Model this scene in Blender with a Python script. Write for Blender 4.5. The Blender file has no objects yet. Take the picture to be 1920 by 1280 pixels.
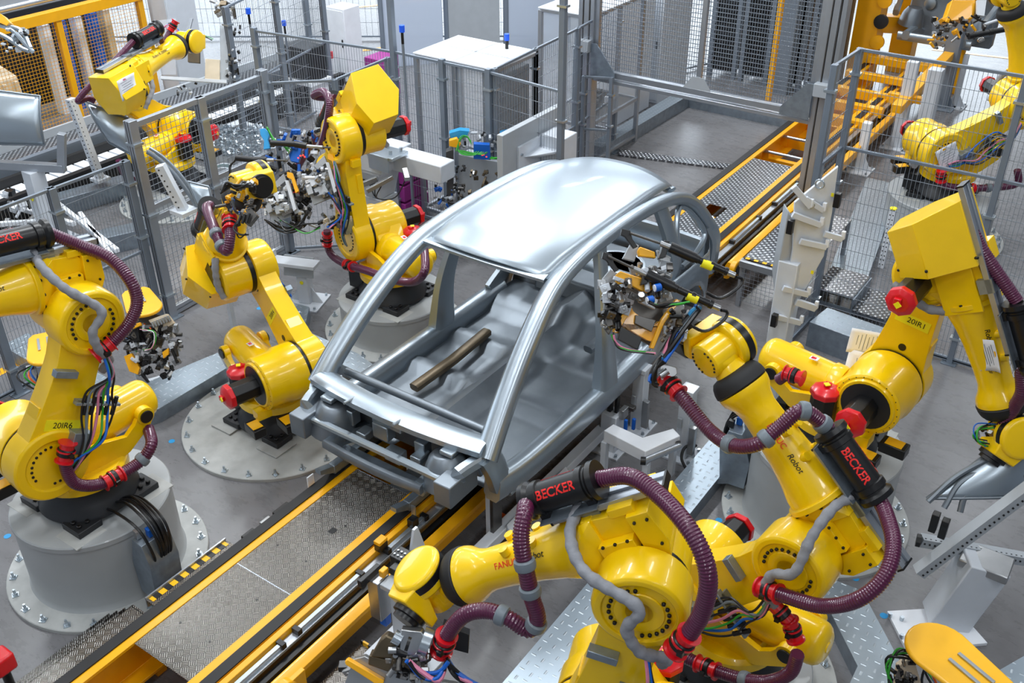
import bpy, bmesh, math, random
from mathutils import Matrix, Vector
random.seed(7)
COL = bpy.context.scene.collection
PI = math.pi
V = Vector
def rad(a): return math.radians(a)

# ---------------------------------------------------------------- materials
def new_mat(name):
    m = bpy.data.materials.new(name); m.use_nodes = True
    nt = m.node_tree; b = nt.nodes['Principled BSDF']
    return m, nt, b
def srgb(r, g, b):
    f = lambda c: ((c/255+0.055)/1.055)**2.4 if c > 10.3 else c/255/12.92
    return (f(r), f(g), f(b), 1)
def pmat(name, col, rough=.45, metal=0.0, coat=0.0, var=.04, scale=6, bump=0.0, bscale=80, spec=.5):
    m, nt, b = new_mat(name); N = nt.nodes; L = nt.links
    b.inputs['Roughness'].default_value = rough; b.inputs['Metallic'].default_value = metal
    b.inputs['Coat Weight'].default_value = coat; b.inputs['Specular IOR Level'].default_value = spec
    tc = N.new('ShaderNodeTexCoord'); no = N.new('ShaderNodeTexNoise'); no.inputs['Scale'].default_value = scale
    no.inputs['Detail'].default_value = 3
    L.new(tc.outputs['Object'], no.inputs['Vector'])
    mr = N.new('ShaderNodeMapRange'); mr.inputs['From Min'].default_value = .3; mr.inputs['From Max'].default_value = .7
    mr.inputs['To Min'].default_value = 1-var; mr.inputs['To Max'].default_value = 1+var
    L.new(no.outputs['Fac'], mr.inputs['Value'])
    mx = N.new('ShaderNodeVectorMath'); mx.operation = 'SCALE'
    mx.inputs[0].default_value = srgb(*col)[:3]; L.new(mr.outputs[0], mx.inputs['Scale'])
    L.new(mx.outputs[0], b.inputs['Base Color'])
    if bump:
        n2 = N.new('ShaderNodeTexNoise'); n2.inputs['Scale'].default_value = bscale; L.new(tc.outputs['Object'], n2.inputs['Vector'])
        bp = N.new('ShaderNodeBump'); bp.inputs['Strength'].default_value = bump; bp.inputs['Distance'].default_value = .004
        L.new(n2.outputs['Fac'], bp.inputs['Height']); L.new(bp.outputs[0], b.inputs['Normal'])
    return m
def mathn(nt, op, a, b=None, c=None):
    n = nt.nodes.new('ShaderNodeMath'); n.operation = op
    for i, x in enumerate((a, b, c)):
        if x is None: continue
        if isinstance(x, (int, float)): n.inputs[i].default_value = x
        else: nt.links.new(x, n.inputs[i])
    return n.outputs[0]
def tread_mat(name, col, hi, pitch=.045, bars=5, metal=.85, rough=.35, strength=.8, sparse=False, dots=False, rot=0.0):
    m, nt, b = new_mat(name); N = nt.nodes; L = nt.links
    tc = N.new('ShaderNodeTexCoord'); mp = N.new('ShaderNodeMapping'); mp.inputs['Rotation'].default_value = (0, 0, rot)
    L.new(tc.outputs['Object'], mp.inputs['Vector'])
    sp = N.new('ShaderNodeSeparateXYZ'); L.new(mp.outputs[0], sp.inputs[0])
    u = mathn(nt, 'DIVIDE', sp.outputs['X'], pitch); v = mathn(nt, 'DIVIDE', sp.outputs['Y'], pitch)
    fu = mathn(nt, 'FRACT', mathn(nt, 'ADD', u, 1000)); fv = mathn(nt, 'FRACT', mathn(nt, 'ADD', v, 1000))
    cu = mathn(nt, 'FLOOR', mathn(nt, 'ADD', u, 1000)); cv = mathn(nt, 'FLOOR', mathn(nt, 'ADD', v, 1000))
    par = mathn(nt, 'MODULO', mathn(nt, 'ADD', cu, cv), 2)
    def pick(p, q):
        return mathn(nt, 'ADD', mathn(nt, 'MULTIPLY', p, par), mathn(nt, 'MULTIPLY', q, mathn(nt, 'SUBTRACT', 1, par)))
    s = pick(fu, fv); t = pick(fv, fu)
    if dots:
        du = mathn(nt, 'ABSOLUTE', mathn(nt, 'SUBTRACT', fu, .5)); dv = mathn(nt, 'ABSOLUTE', mathn(nt, 'SUBTRACT', fv, .5))
        d = mathn(nt, 'SQRT', mathn(nt, 'ADD', mathn(nt, 'MULTIPLY', du, du), mathn(nt, 'MULTIPLY', dv, dv)))
        h = mathn(nt, 'SMOOTH_MIN', mathn(nt, 'MULTIPLY', mathn(nt, 'MAXIMUM', mathn(nt, 'SUBTRACT', .36, d), 0), 5), 1, .2)
        strp = h
    else:
        strp = mathn(nt, 'MAXIMUM', mathn(nt, 'SINE', mathn(nt, 'MULTIPLY', s, 2*PI*bars)), 0)
        dt = mathn(nt, 'ABSOLUTE', mathn(nt, 'SUBTRACT', t, .5))
        msk = mathn(nt, 'LESS_THAN', dt, .4 if not sparse else .25)
        strp = mathn(nt, 'MULTIPLY', strp, msk)
        if sparse:
            ds = mathn(nt, 'ABSOLUTE', mathn(nt, 'SUBTRACT', s, .5)); strp = mathn(nt, 'MULTIPLY', strp, mathn(nt, 'LESS_THAN', ds, .22))
    mxc = N.new('ShaderNodeMix'); mxc.data_type = 'RGBA'
    no = N.new('ShaderNodeTexNoise'); no.inputs['Scale'].default_value = 2.5; no.inputs['Detail'].default_value = 6; L.new(tc.outputs['Object'], no.inputs['Vector'])
    cr = N.new('ShaderNodeMix'); cr.data_type = 'RGBA'; cr.inputs['A'].default_value = srgb(*col); cr.inputs['B'].default_value = srgb(*[min(255, c*1.18) for c in col])
    L.new(no.outputs['Fac'], cr.inputs['Factor'])
    L.new(cr.outputs['Result'], mxc.inputs['A']); mxc.inputs['B'].default_value = srgb(*hi); L.new(strp, mxc.inputs['Factor'])
    L.new(mxc.outputs['Result'], b.inputs['Base Color'])
    bp = N.new('ShaderNodeBump'); bp.inputs['Strength'].default_value = strength; bp.inputs['Distance'].default_value = .006
    L.new(strp, bp.inputs['Height']); L.new(bp.outputs[0], b.inputs['Normal'])
    b.inputs['Metallic'].default_value = metal; b.inputs['Roughness'].default_value = rough
    return m
def stripe_mat(name, c1, c2, width=.08, axis=(1, 1, 0)):
    m, nt, b = new_mat(name); N = nt.nodes; L = nt.links
    tc = N.new('ShaderNodeTexCoord'); d = N.new('ShaderNodeVectorMath'); d.operation = 'DOT_PRODUCT'
    L.new(tc.outputs['Object'], d.inputs[0]); d.inputs[1].default_value = axis
    f = mathn(nt, 'GREATER_THAN', mathn(nt, 'FRACT', mathn(nt, 'ADD', mathn(nt, 'DIVIDE', d.outputs['Value'], width*2), 1000)), .5)
    mx = N.new('ShaderNodeMix'); mx.data_type = 'RGBA'; L.new(f, mx.inputs['Factor'])
    mx.inputs['A'].default_value = srgb(*c1); mx.inputs['B'].default_value = srgb(*c2)
    L.new(mx.outputs['Result'], b.inputs['Base Color']); b.inputs['Roughness'].default_value = .4
    return m
M = {}
def mats():
    M['yellow'] = pmat('yellow_paint', (252, 206, 0), .3, coat=.35, var=.03)
    M['oyellow'] = pmat('orange_yellow_paint', (246, 176, 6), .36, coat=.25, var=.04)
    M['blackmetal'] = pmat('black_casting', (38, 40, 44), .42, .2, var=.1)
    M['black'] = pmat('black_plastic', (17, 17, 19), .35, var=.05)
    M['rubber'] = pmat('black_rubber', (24, 24, 26), .6, var=.05)
    M['red'] = pmat('red_plastic', (214, 16, 30), .3, coat=.3, var=.03)
    M['purple'] = pmat('purple_hose', (84, 24, 60), .28, coat=.4, var=.05)
    M['greyplastic'] = pmat('grey_plastic', (112, 122, 130), .4, var=.05)
    M['cloth'] = pmat('grey_cable_jacket', (142, 144, 150), .75, var=.12, scale=22, bump=.8, bscale=30)
    M['bolt'] = pmat('zinc_bolt', (188, 198, 206), .28, .85)
    M['steel'] = pmat('machined_steel', (172, 174, 176), .32, .85, var=.1)
    M['darksteel'] = pmat('dark_steel', (96, 94, 92), .35, .8, var=.15)
    M['alu'] = pmat('aluminium_profile', (178, 184, 192), .33, .75)
    M['fencegrey'] = pmat('grey_fence_paint', (126, 136, 148), .4, .3)
    M['wire'] = pmat('fence_wire', (148, 156, 166), .4, .5)
    M['lgrey'] = pmat('light_grey_paint', (206, 212, 220), .42, coat=.1)
    M['mgrey'] = pmat('mid_grey_paint', (168, 174, 180), .45, coat=.1)
    M['drum'] = pmat('pedestal_grey_paint', (166, 170, 172), .42, coat=.15, var=.05, scale=3)
    M['flange'] = pmat('pedestal_flange_grey', (176, 178, 176), .5, var=.1, scale=9)
    M['white'] = pmat('white_paint', (232, 236, 242), .4)
    M['paper'] = pmat('white_paper', (236, 238, 244), .6)
    M['galv'] = tread_mat('galvanised_tread', (150, 162, 172), (196, 206, 214), pitch=.075, bars=2, metal=.7, rough=.36, strength=.5, sparse=True, rot=.0)
    M['galvp'] = pmat('galvanised_sheet', (146, 158, 170), .38, .7, var=.14, scale=14)
    M['tread'] = tread_mat('five_bar_tread', (98, 95, 92), (226, 222, 214), pitch=.05, bars=3.5, rough=.3, strength=1, rot=PI/4)
    M['dots'] = tread_mat('dimpled_tread', (104, 106, 110), (236, 240, 246), pitch=.055, dots=True, rough=.28, rot=PI/4)
    M['blue'] = pmat('blue_plastic', (10, 96, 196), .4)
    M['cyan'] = pmat('cyan_sheet', (40, 152, 214), .45)
    M['green'] = pmat('green_cable', (46, 158, 44), .45)
    M['pink'] = pmat('pink_cable', (216, 130, 160), .45)
    M['orange'] = pmat('orange_cable', (240, 104, 18), .45)
    M['magenta'] = pmat('magenta_crate', (160, 48, 140), .5)
    M['teal'] = pmat('teal_tape', (40, 172, 160), .5)
    M['body'] = pmat('body_in_white_steel', (170, 181, 190), .34, .88, coat=.1, var=.02, scale=1.5)
    M['bodydark'] = pmat('bare_sheet_steel', (128, 136, 144), .42, .7, var=.1, scale=5)
    M['brown'] = pmat('bronze_part', (96, 84, 66), .38, .6, var=.2)
    M['cardboard'] = pmat('beige_container', (214, 200, 176), .6, var=.08)
    M['wax'] = pmat('amber_lid', (250, 186, 24), .38, coat=.25)
    M['lred'] = pmat('red_lettering', (240, 40, 34), .5)
    M['lblack'] = pmat('black_lettering', (12, 12, 12), .5)
    M['lab'] = pmat('yellow_label', (250, 236, 20), .5)
    M['hazard'] = stripe_mat('hazard_stripes', (248, 190, 0), (24, 24, 26), .05, (0, 1, 0))
    M['hazardx'] = stripe_mat('hazard_stripes_cross', (248, 190, 0), (24, 24, 26), .05, (1, 0, 0))
    M['hazardz'] = stripe_mat('hazard_stripes_up', (248, 150, 0), (24, 24, 26), .06, (.5, 0, 1))
    m, nt, b = new_mat('clear_sheet'); b.inputs['Base Color'].default_value = (.82, .9, 1, 1); b.inputs['Roughness'].default_value = .12
    b.inputs['Alpha'].default_value = .16; M['clear'] = m
    m, nt, b = new_mat('frosted_curtain'); b.inputs['Base Color'].default_value = srgb(196, 208, 226); b.inputs['Roughness'].default_value = .5
    b.inputs['Alpha'].default_value = .8; M['frost'] = m
    m, nt, b = new_mat('signal_lamp'); b.inputs['Base Color'].default_value = (.01, .1, .8, 1); b.inputs['Emission Color'].default_value = (.02, .2, 1, 1)
    b.inputs['Emission Strength'].default_value = .08; M['lamp'] = m
    m, nt, b = new_mat('red_led'); b.inputs['Base Color'].default_value = (.8, .02, .02, 1); b.inputs['Emission Color'].default_value = (1, .03, .02, 1)
    b.inputs['Emission Strength'].default_value = 4; M['led'] = m
    # polished concrete
    m, nt, b = new_mat('polished_concrete'); N = nt.nodes; L = nt.links
    tc = N.new('ShaderNodeTexCoord')
    n1 = N.new('ShaderNodeTexNoise'); n1.inputs['Scale'].default_value = .9; n1.inputs['Detail'].default_value = 8; n1.inputs['Distortion'].default_value = .6
    mp = N.new('ShaderNodeMapping'); mp.inputs['Scale'].default_value = (3, 7, 1); mp.inputs['Rotation'].default_value = (0, 0, .7)
    L.new(tc.outputs['Object'], n1.inputs['Vector']); L.new(tc.outputs['Object'], mp.inputs['Vector'])
    n2 = N.new('ShaderNodeTexNoise'); n2.inputs['Scale'].default_value = 1.2; n2.inputs['Detail'].default_value = 9; n2.inputs['Roughness'].default_value = .7
    L.new(mp.outputs[0], n2.inputs['Vector'])
    ad = mathn(nt, 'ADD', mathn(nt, 'MULTIPLY', n1.outputs['Fac'], .6), mathn(nt, 'MULTIPLY', n2.outputs['Fac'], .4))
    cr = N.new('ShaderNodeValToRGB'); cr.color_ramp.elements[0].position = .38; cr.color_ramp.elements[0].color = srgb(106, 105, 107)
    cr.color_ramp.elements[1].position = .62; cr.color_ramp.elements[1].color = srgb(122, 122, 125)
    L.new(ad, cr.inputs[0]); L.new(cr.outputs[0], b.inputs['Base Color'])
    mr = N.new('ShaderNodeMapRange'); mr.inputs['To Min'].default_value = .2; mr.inputs['To Max'].default_value = .36; L.new(n2.outputs['Fac'], mr.inputs['Value'])
    L.new(mr.outputs[0], b.inputs['Roughness']); M['floor'] = m
mats()

# ---------------------------------------------------------------- mesh builder
class MB:
    def __init__(s, T=None):
        s.v = []; s.f = []; s.m = []; s.mats = []; s.cur = 0; s.T = T or Matrix.Identity(4)
    def mat(s, k):
        if k not in s.mats: s.mats.append(k)
        s.cur = s.mats.index(k); return s
    def add(s, vs, fs):
        o = len(s.v); s.v += [s.T @ V(p) for p in vs]
        for f in fs: s.f.append([i+o for i in f]); s.m.append(s.cur)
        return s
    def box(s, c, sz, R=None):
        R = R or Matrix.Identity(3); c = V(c); h = V(sz)/2
        vs = [c + R @ V((x*h.x, y*h.y, z*h.z)) for x in (-1, 1) for y in (-1, 1) for z in (-1, 1)]
        return s.add(vs, [(0, 1, 3, 2), (4, 6, 7, 5), (0, 4, 5, 1), (2, 3, 7, 6), (0, 2, 6, 4), (1, 5, 7, 3)])
    def box2(s, a, b):
        a = V(a); b = V(b); return s.box((a+b)/2, [abs(x) for x in (b-a)])
    def bar(s, a, b, w, h=None, up=(0, 0, 1)):
        a = V(a); b = V(b); h = h or w; x = (b-a); l = x.length
        if l < 1e-6: return s
        x.normalize(); u = V(up)
        if abs(x.dot(u)) > .98: u = V((0, 1, 0)) if abs(x.y) < .9 else V((1, 0, 0))
        y = u.cross(x).normalized(); z = x.cross(y)
        R = Matrix((x, y, z)).transposed(); return s.box((a+b)/2, (l, w, h), R)
    def lathe(s, o, ax, prof, n=28, up=None):
        o = V(o); ax = V(ax).normalized(); t = V((0, 0, 1)) if abs(ax.z) < .9 else V((1, 0, 0))
        if up is not None: t = V(up)
        e1 = (t - ax*t.dot(ax)).normalized(); e2 = ax.cross(e1); vs = []; fs = []
        rings = []
        for x, r in prof:
            if r < 1e-5: vs.append(o+ax*x); rings.append([len(vs)-1])
            else:
                rings.append(list(range(len(vs), len(vs)+n)))
                vs += [o+ax*x+e1*(r*math.cos(2*PI*i/n))+e2*(r*math.sin(2*PI*i/n)) for i in range(n)]
        for a, b in zip(rings, rings[1:]):
            for i in range(n):
                j = (i+1) % n
                if len(a) == 1 and len(b) == 1: continue
                if len(a) == 1: fs.append((a[0], b[j], b[i]))
                elif len(b) == 1: fs.append((a[i], a[j], b[0]))
                else: fs.append((a[i], a[j], b[j], b[i]))
        if len(rings[0]) > 1: fs.append(tuple(reversed(rings[0])))
        if len(rings[-1]) > 1: fs.append(tuple(rings[-1]))
        return s.add(vs, fs)
    def cyl(s, a, b, r, r2=None, n=24):
        a = V(a); b = V(b); return s.lathe(a, b-a, [(0, r), ((b-a).length, r if r2 is None else r2)], n)
    def rcyl(s, a, b, r, e=.015, n=28):
        a = V(a); b = V(b); l = (b-a).length; return s.lathe(a, b-a, [(0, r-e), (e*.3, r-e*.3), (e, r), (l-e, r), (l-e*.3, r-e*.3), (l, r-e)], n)
    def prism(s, poly, h0, h1, ax='z'):
        n = len(poly)
        P = {'z': lambda p, h: (p[0], p[1], h), 'y': lambda p, h: (p[0], h, p[1]), 'x': lambda p, h: (h, p[0], p[1])}[ax]
        vs = [P(p, h0) for p in poly]+[P(p, h1) for p in poly]
        fs = [tuple(range(n)), tuple(reversed(range(n, 2*n)))]+[(i, i+n, (i+1) % n+n, (i+1) % n) for i in range(n)]
        return s.add(vs, fs)
    def hull(s, pts):
        bm = bmesh.new()
        for p in pts: bm.verts.new(p)
        r = bmesh.ops.convex_hull(bm, input=bm.verts)
        bmesh.ops.delete(bm, geom=[g for g in r['geom_interior'] if isinstance(g, bmesh.types.BMVert)], context='VERTS')
        bmesh.ops.dissolve_limit(bm, angle_limit=.02, verts=bm.verts, edges=bm.edges)
        bm.verts.index_update()
        s.add([v.co.copy() for v in bm.verts], [[v.index for v in f.verts] for f in bm.faces]); bm.free(); return s
    def tube(s, path, r, n=10, caps=True):
        pts = [V(p) for p in path]; N = len(pts); vs = []; fs = []
        up = None
        for i, p in enumerate(pts):
            t = (pts[min(i+1, N-1)]-pts[max(i-1, 0)])
            t = t.normalized() if t.length > 1e-9 else V((1, 0, 0))
            if up is None: up = V((0, 0, 1)) if abs(t.z) < .9 else V((1, 0, 0))
            e1 = (up-t*up.dot(t)).normalized(); up = e1; e2 = t.cross(e1)
            rr = r(i) if callable(r) else r
            vs += [p+e1*(rr*math.cos(2*PI*k/n))+e2*(rr*math.sin(2*PI*k/n)) for k in range(n)]
        for i in range(N-1):
            for k in range(n):
                j = (k+1) % n; fs.append((i*n+k, i*n+j, (i+1)*n+j, (i+1)*n+k))
        if caps: fs.append(tuple(reversed(range(n)))); fs.append(tuple(range((N-1)*n, N*n)))
        return s.add(vs, fs)
    def build(s, name, parent=None, mat=None, bevel=0, seg=2, ang=38, inset=None):
        if mat: s.mats = [mat]; s.m = [0]*len(s.f)
        me = bpy.data.meshes.new(name)
        org = parent_origin(parent) if parent else V((0, 0, 0))
        me.from_pydata([p-org for p in s.v], [], s.f)
        for k in s.mats: me.materials.append(M[k])
        if len(s.mats) > 1: me.polygons.foreach_set('material_index', s.m)
        bm = bmesh.new(); bm.from_mesh(me); bmesh.ops.recalc_face_normals(bm, faces=bm.faces)
        a = rad(ang)
        for e in bm.edges:
            if len(e.link_faces) == 2 and e.calc_face_angle(0) > a: e.smooth = False
        for f in bm.faces: f.smooth = True
        bm.to_mesh(me); bm.free(); me.update()
        o = bpy.data.objects.new(name, me); COL.objects.link(o)
        if parent: o.parent = parent
        if bevel:
            md = o.modifiers.new('edge', 'BEVEL'); md.width = bevel; md.segments = seg; md.limit_method = 'ANGLE'; md.angle_limit = rad(32)
            md.use_clamp_overlap = True
        return o
def parent_origin(p):
    o = V((0, 0, 0))
    while p: o += p.location; p = p.parent
    return o
def thing(name, label, cat, loc=(0, 0, 0), group=None):
    o = bpy.data.objects.new(name, None); COL.objects.link(o); o.location = loc; o.empty_display_size = .1
    o['label'] = label; o['category'] = cat
    if group: o['group'] = group
    return o
def tag(o, label, cat, group=None, kind=None):
    o['label'] = label; o['category'] = cat
    if group: o['group'] = group
    if kind: o['kind'] = kind
    return o
def struct(o): o['kind'] = 'structure'; return o
def setorg(o, loc):
    loc = V(loc)
    for v in o.data.vertices: v.co -= loc
    o.location = loc; return o
def spline(pts, step=.02):
    P = [V(p) for p in pts]; P = [P[0]*2-P[1]]+P+[P[-1]*2-P[-2]]; out = []
    for i in range(1, len(P)-2):
        a, b, c, d = P[i-1:i+3]; n = max(2, int((c-b).length/step))
        for k in range(n):
            t = k/n; out.append(.5*((2*b)+(c-a)*t+(2*a-5*b+4*c-d)*t*t+(3*b-a-3*c+d)*t**3))
    out.append(P[-2]); return out
def even(path, step):
    out = [path[0]]; acc = 0
    for a, b in zip(path, path[1:]):
        l = (b-a).length
        if l < 1e-9: continue
        while acc+l >= step:
            t = (step-acc)/l; a = a.lerp(b, t); out.append(a.copy()); l = (b-a).length; acc = 0
            if l < 1e-9: break
        acc += l
    return out
# camera model shared by the layout helpers
F_PX, PITCH, YAW, ROLL, CAMZ = 1889.36, rad(32.3916), rad(34.9131), rad(-.3026), 5.9
_fw = V((-math.sin(YAW)*math.cos(PITCH), math.cos(YAW)*math.cos(PITCH), -math.sin(PITCH)))
_r0 = V((math.cos(YAW), math.sin(YAW), 0)); _u0 = _r0.cross(_fw)
_rt = _r0*math.cos(ROLL)+_u0*math.sin(ROLL); _up = _u0*math.cos(ROLL)-_r0*math.sin(ROLL)
CAM = V((0, 0, CAMZ))
def ray(x, y): return _fw+_rt*((x-960)/F_PX)-_up*((y-640)/F_PX)
def atz(x, y, z=0.0):
    r = ray(x, y); return CAM+r*((z-CAMZ)/r.z)
def atp(x, y, p, n):
    r = ray(x, y); n = V(n); return CAM+r*((V(p)-CAM).dot(n)/r.dot(n))
def atd(x, y, p):                      # on the vertical plane through p facing the camera
    return atp(x, y, p, V((_fw.x, _fw.y, 0)))
def text(name, body, size, frame, parent, mat, extr=.001, wrap=None, align='CENTER', shear=0, bold=0, shift=0, drop=0):
    cu = bpy.data.curves.new(name, 'FONT'); cu.body = body; cu.size = size; cu.extrude = extr; cu.align_x = align; cu.align_y = 'CENTER'; cu.shear = shear; cu.offset = bold
    ob = bpy.data.objects.new('tmp', cu); COL.objects.link(ob)
    dg = bpy.context.evaluated_depsgraph_get(); me = bpy.data.meshes.new_from_object(ob.evaluated_get(dg)); bpy.data.objects.remove(ob)
    if wrap:
        bm = bmesh.new(); bm.from_mesh(me)
        for v in bm.verts:
            x = v.co.x+shift; w = wrap(x) if callable(wrap) else wrap; th = (v.co.y+drop)/w; r = w+.0015+v.co.z; v.co.x = x
            v.co = V((v.co.x, r*math.sin(th), r*math.cos(th)))
        bm.to_mesh(me); bm.free()
    org = parent_origin(parent) if parent else V((0, 0, 0))
    for v in me.vertices: v.co = frame @ v.co - org
    me.materials.clear(); me.materials.append(M[mat]); me.name = name
    o = bpy.data.objects.new(name, me); COL.objects.link(o)
    if parent: o.parent = parent
    return o
def frame(o, x, y, z):
    m = Matrix.Identity(4)
    for i, a in enumerate((x, y, z)):
        for k in range(3): m[k][i] = a[k]
    for k in range(3): m[k][3] = o[k]
    return m
# ---------------------------------------------------------------- industrial robots
def hose(name, path, r, parent, pitch=.016, n=14, mat='purple'):
    P = even(spline(path, .01), pitch/4)
    prof = [r, r, r*.9, r*.9]
    b = MB(); b.tube(P, lambda i: prof[i % 4], n); return b.build(name, parent, mat, ang=60)
def clampring(p, ax, r, w, parent, mat='greyplastic', name='hose_clamp'):
    b = MB(); ax = V(ax).normalized(); p = V(p)
    b.lathe(p-ax*w/2, ax, [(0, r*1.02), (w*.12, r*1.22), (w*.5, r*1.3), (w*.88, r*1.22), (w, r*1.02)], 20)
    return b.build(name, parent, mat)
def redclamp(p, ax, r, up, parent):
    ax = V(ax).normalized(); p = V(p); up = V(up)
    b = MB(); b.lathe(p-ax*.075, ax, [(0, r*1.45), (.008, r*1.45), (.012, r*1.12), (.055, r*1.12), (.06, r*1.45), (.07, r*1.45)], 20)
    b.lathe(p+ax*.01, ax, [(0, r*1.12), (.05, r*1.12), (.055, r*1.45), (.066, r*1.45)], 20)
    red = b.build('hose_clamp', parent, 'red')
    b = MB(); b.lathe(p-ax*.028, ax, [(0, r*1.2), (.006, r*1.35), (.05, r*1.35), (.056, r*1.2)], 20)
    e = (up-ax*up.dot(ax)).normalized(); b.box(p+e*r*1.5, (.03, .03, .03)); b.build('clamp_band', red, 'black')
    return red
def oct_(r, ph=PI/8): return [(r*math.cos(ph+k*PI/4), r*math.sin(ph+k*PI/4)) for k in range(8)]
def octprism(b, o, ax, up, r, h0, h1, r1=None):
    ax = V(ax).normalized(); e1 = (V(up)-ax*V(up).dot(ax)).normalized(); e2 = ax.cross(e1); o = V(o); r1 = r1 or r
    vs = [o+ax*h0+e1*x+e2*y for x, y in oct_(r)]+[o+ax*h1+e1*x+e2*y for x, y in oct_(r1)]
    b.add(vs, [tuple(reversed(range(8))), tuple(range(8, 16))]+[(i, (i+1) % 8, (i+1) % 8+8, i+8) for i in range(8)])
def motor(base, ax, up, ln, parent, r=.088):
    base = V(base); ax = V(ax).normalized(); up = V(up); b = MB()
    octprism(b, base, ax, up, r, 0, ln)
    m = b.build('motor', parent, 'black', bevel=.006)
    b = MB(); octprism(b, base, ax, up, r*1.12, ln, ln+.045); octprism(b, base, ax, up, r*1.12, ln+.045, ln+.07, r*.7)
    e = ax.cross(up).normalized(); b.box(base+ax*(ln+.07)+e*.02, (.05, .05, .05))
    b.build('motor_cap', m, 'red', bevel=.005)
    b = MB(); b.cyl(base+ax*(ln+.09), base+ax*(ln+.098), .028, n=4); b.build('caution_label', m, 'lab')
    return m
def boltring(b, c, ax, up, r, a0, a1, n, br=.012, h=.014):
    ax = V(ax).normalized(); e1 = (V(up)-ax*V(up).dot(ax)).normalized(); e2 = ax.cross(e1); c = V(c)
    for i in range(n):
        a = rad(a0+(a1-a0)*i/max(1, n-1)); p = c+e1*(r*math.cos(a))+e2*(r*math.sin(a)); b.cyl(p-ax*.003, p+ax*h, br, br*.85, n=8)
def linkpoly(L, r0, r1, wf, n=14):
    pts = []
    for i in range(n+1):
        a = PI/2+PI*i/n*1.0
        pts.append((r0*math.cos(a+0), r0*math.sin(a)))     # bottom cap (towards -x)
    lo = pts; side = []
    for i in range(1, n):
        t = i/n; side.append((L*t, wf(t)))
    cap = [(L+r1*math.cos(-PI/2+PI*i/n), r1*math.sin(-PI/2+PI*i/n)) for i in range(n+1)]
    return lo+[(x, -w) for x, w in side]+cap+[(x, w) for x, w in reversed(side)]

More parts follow.
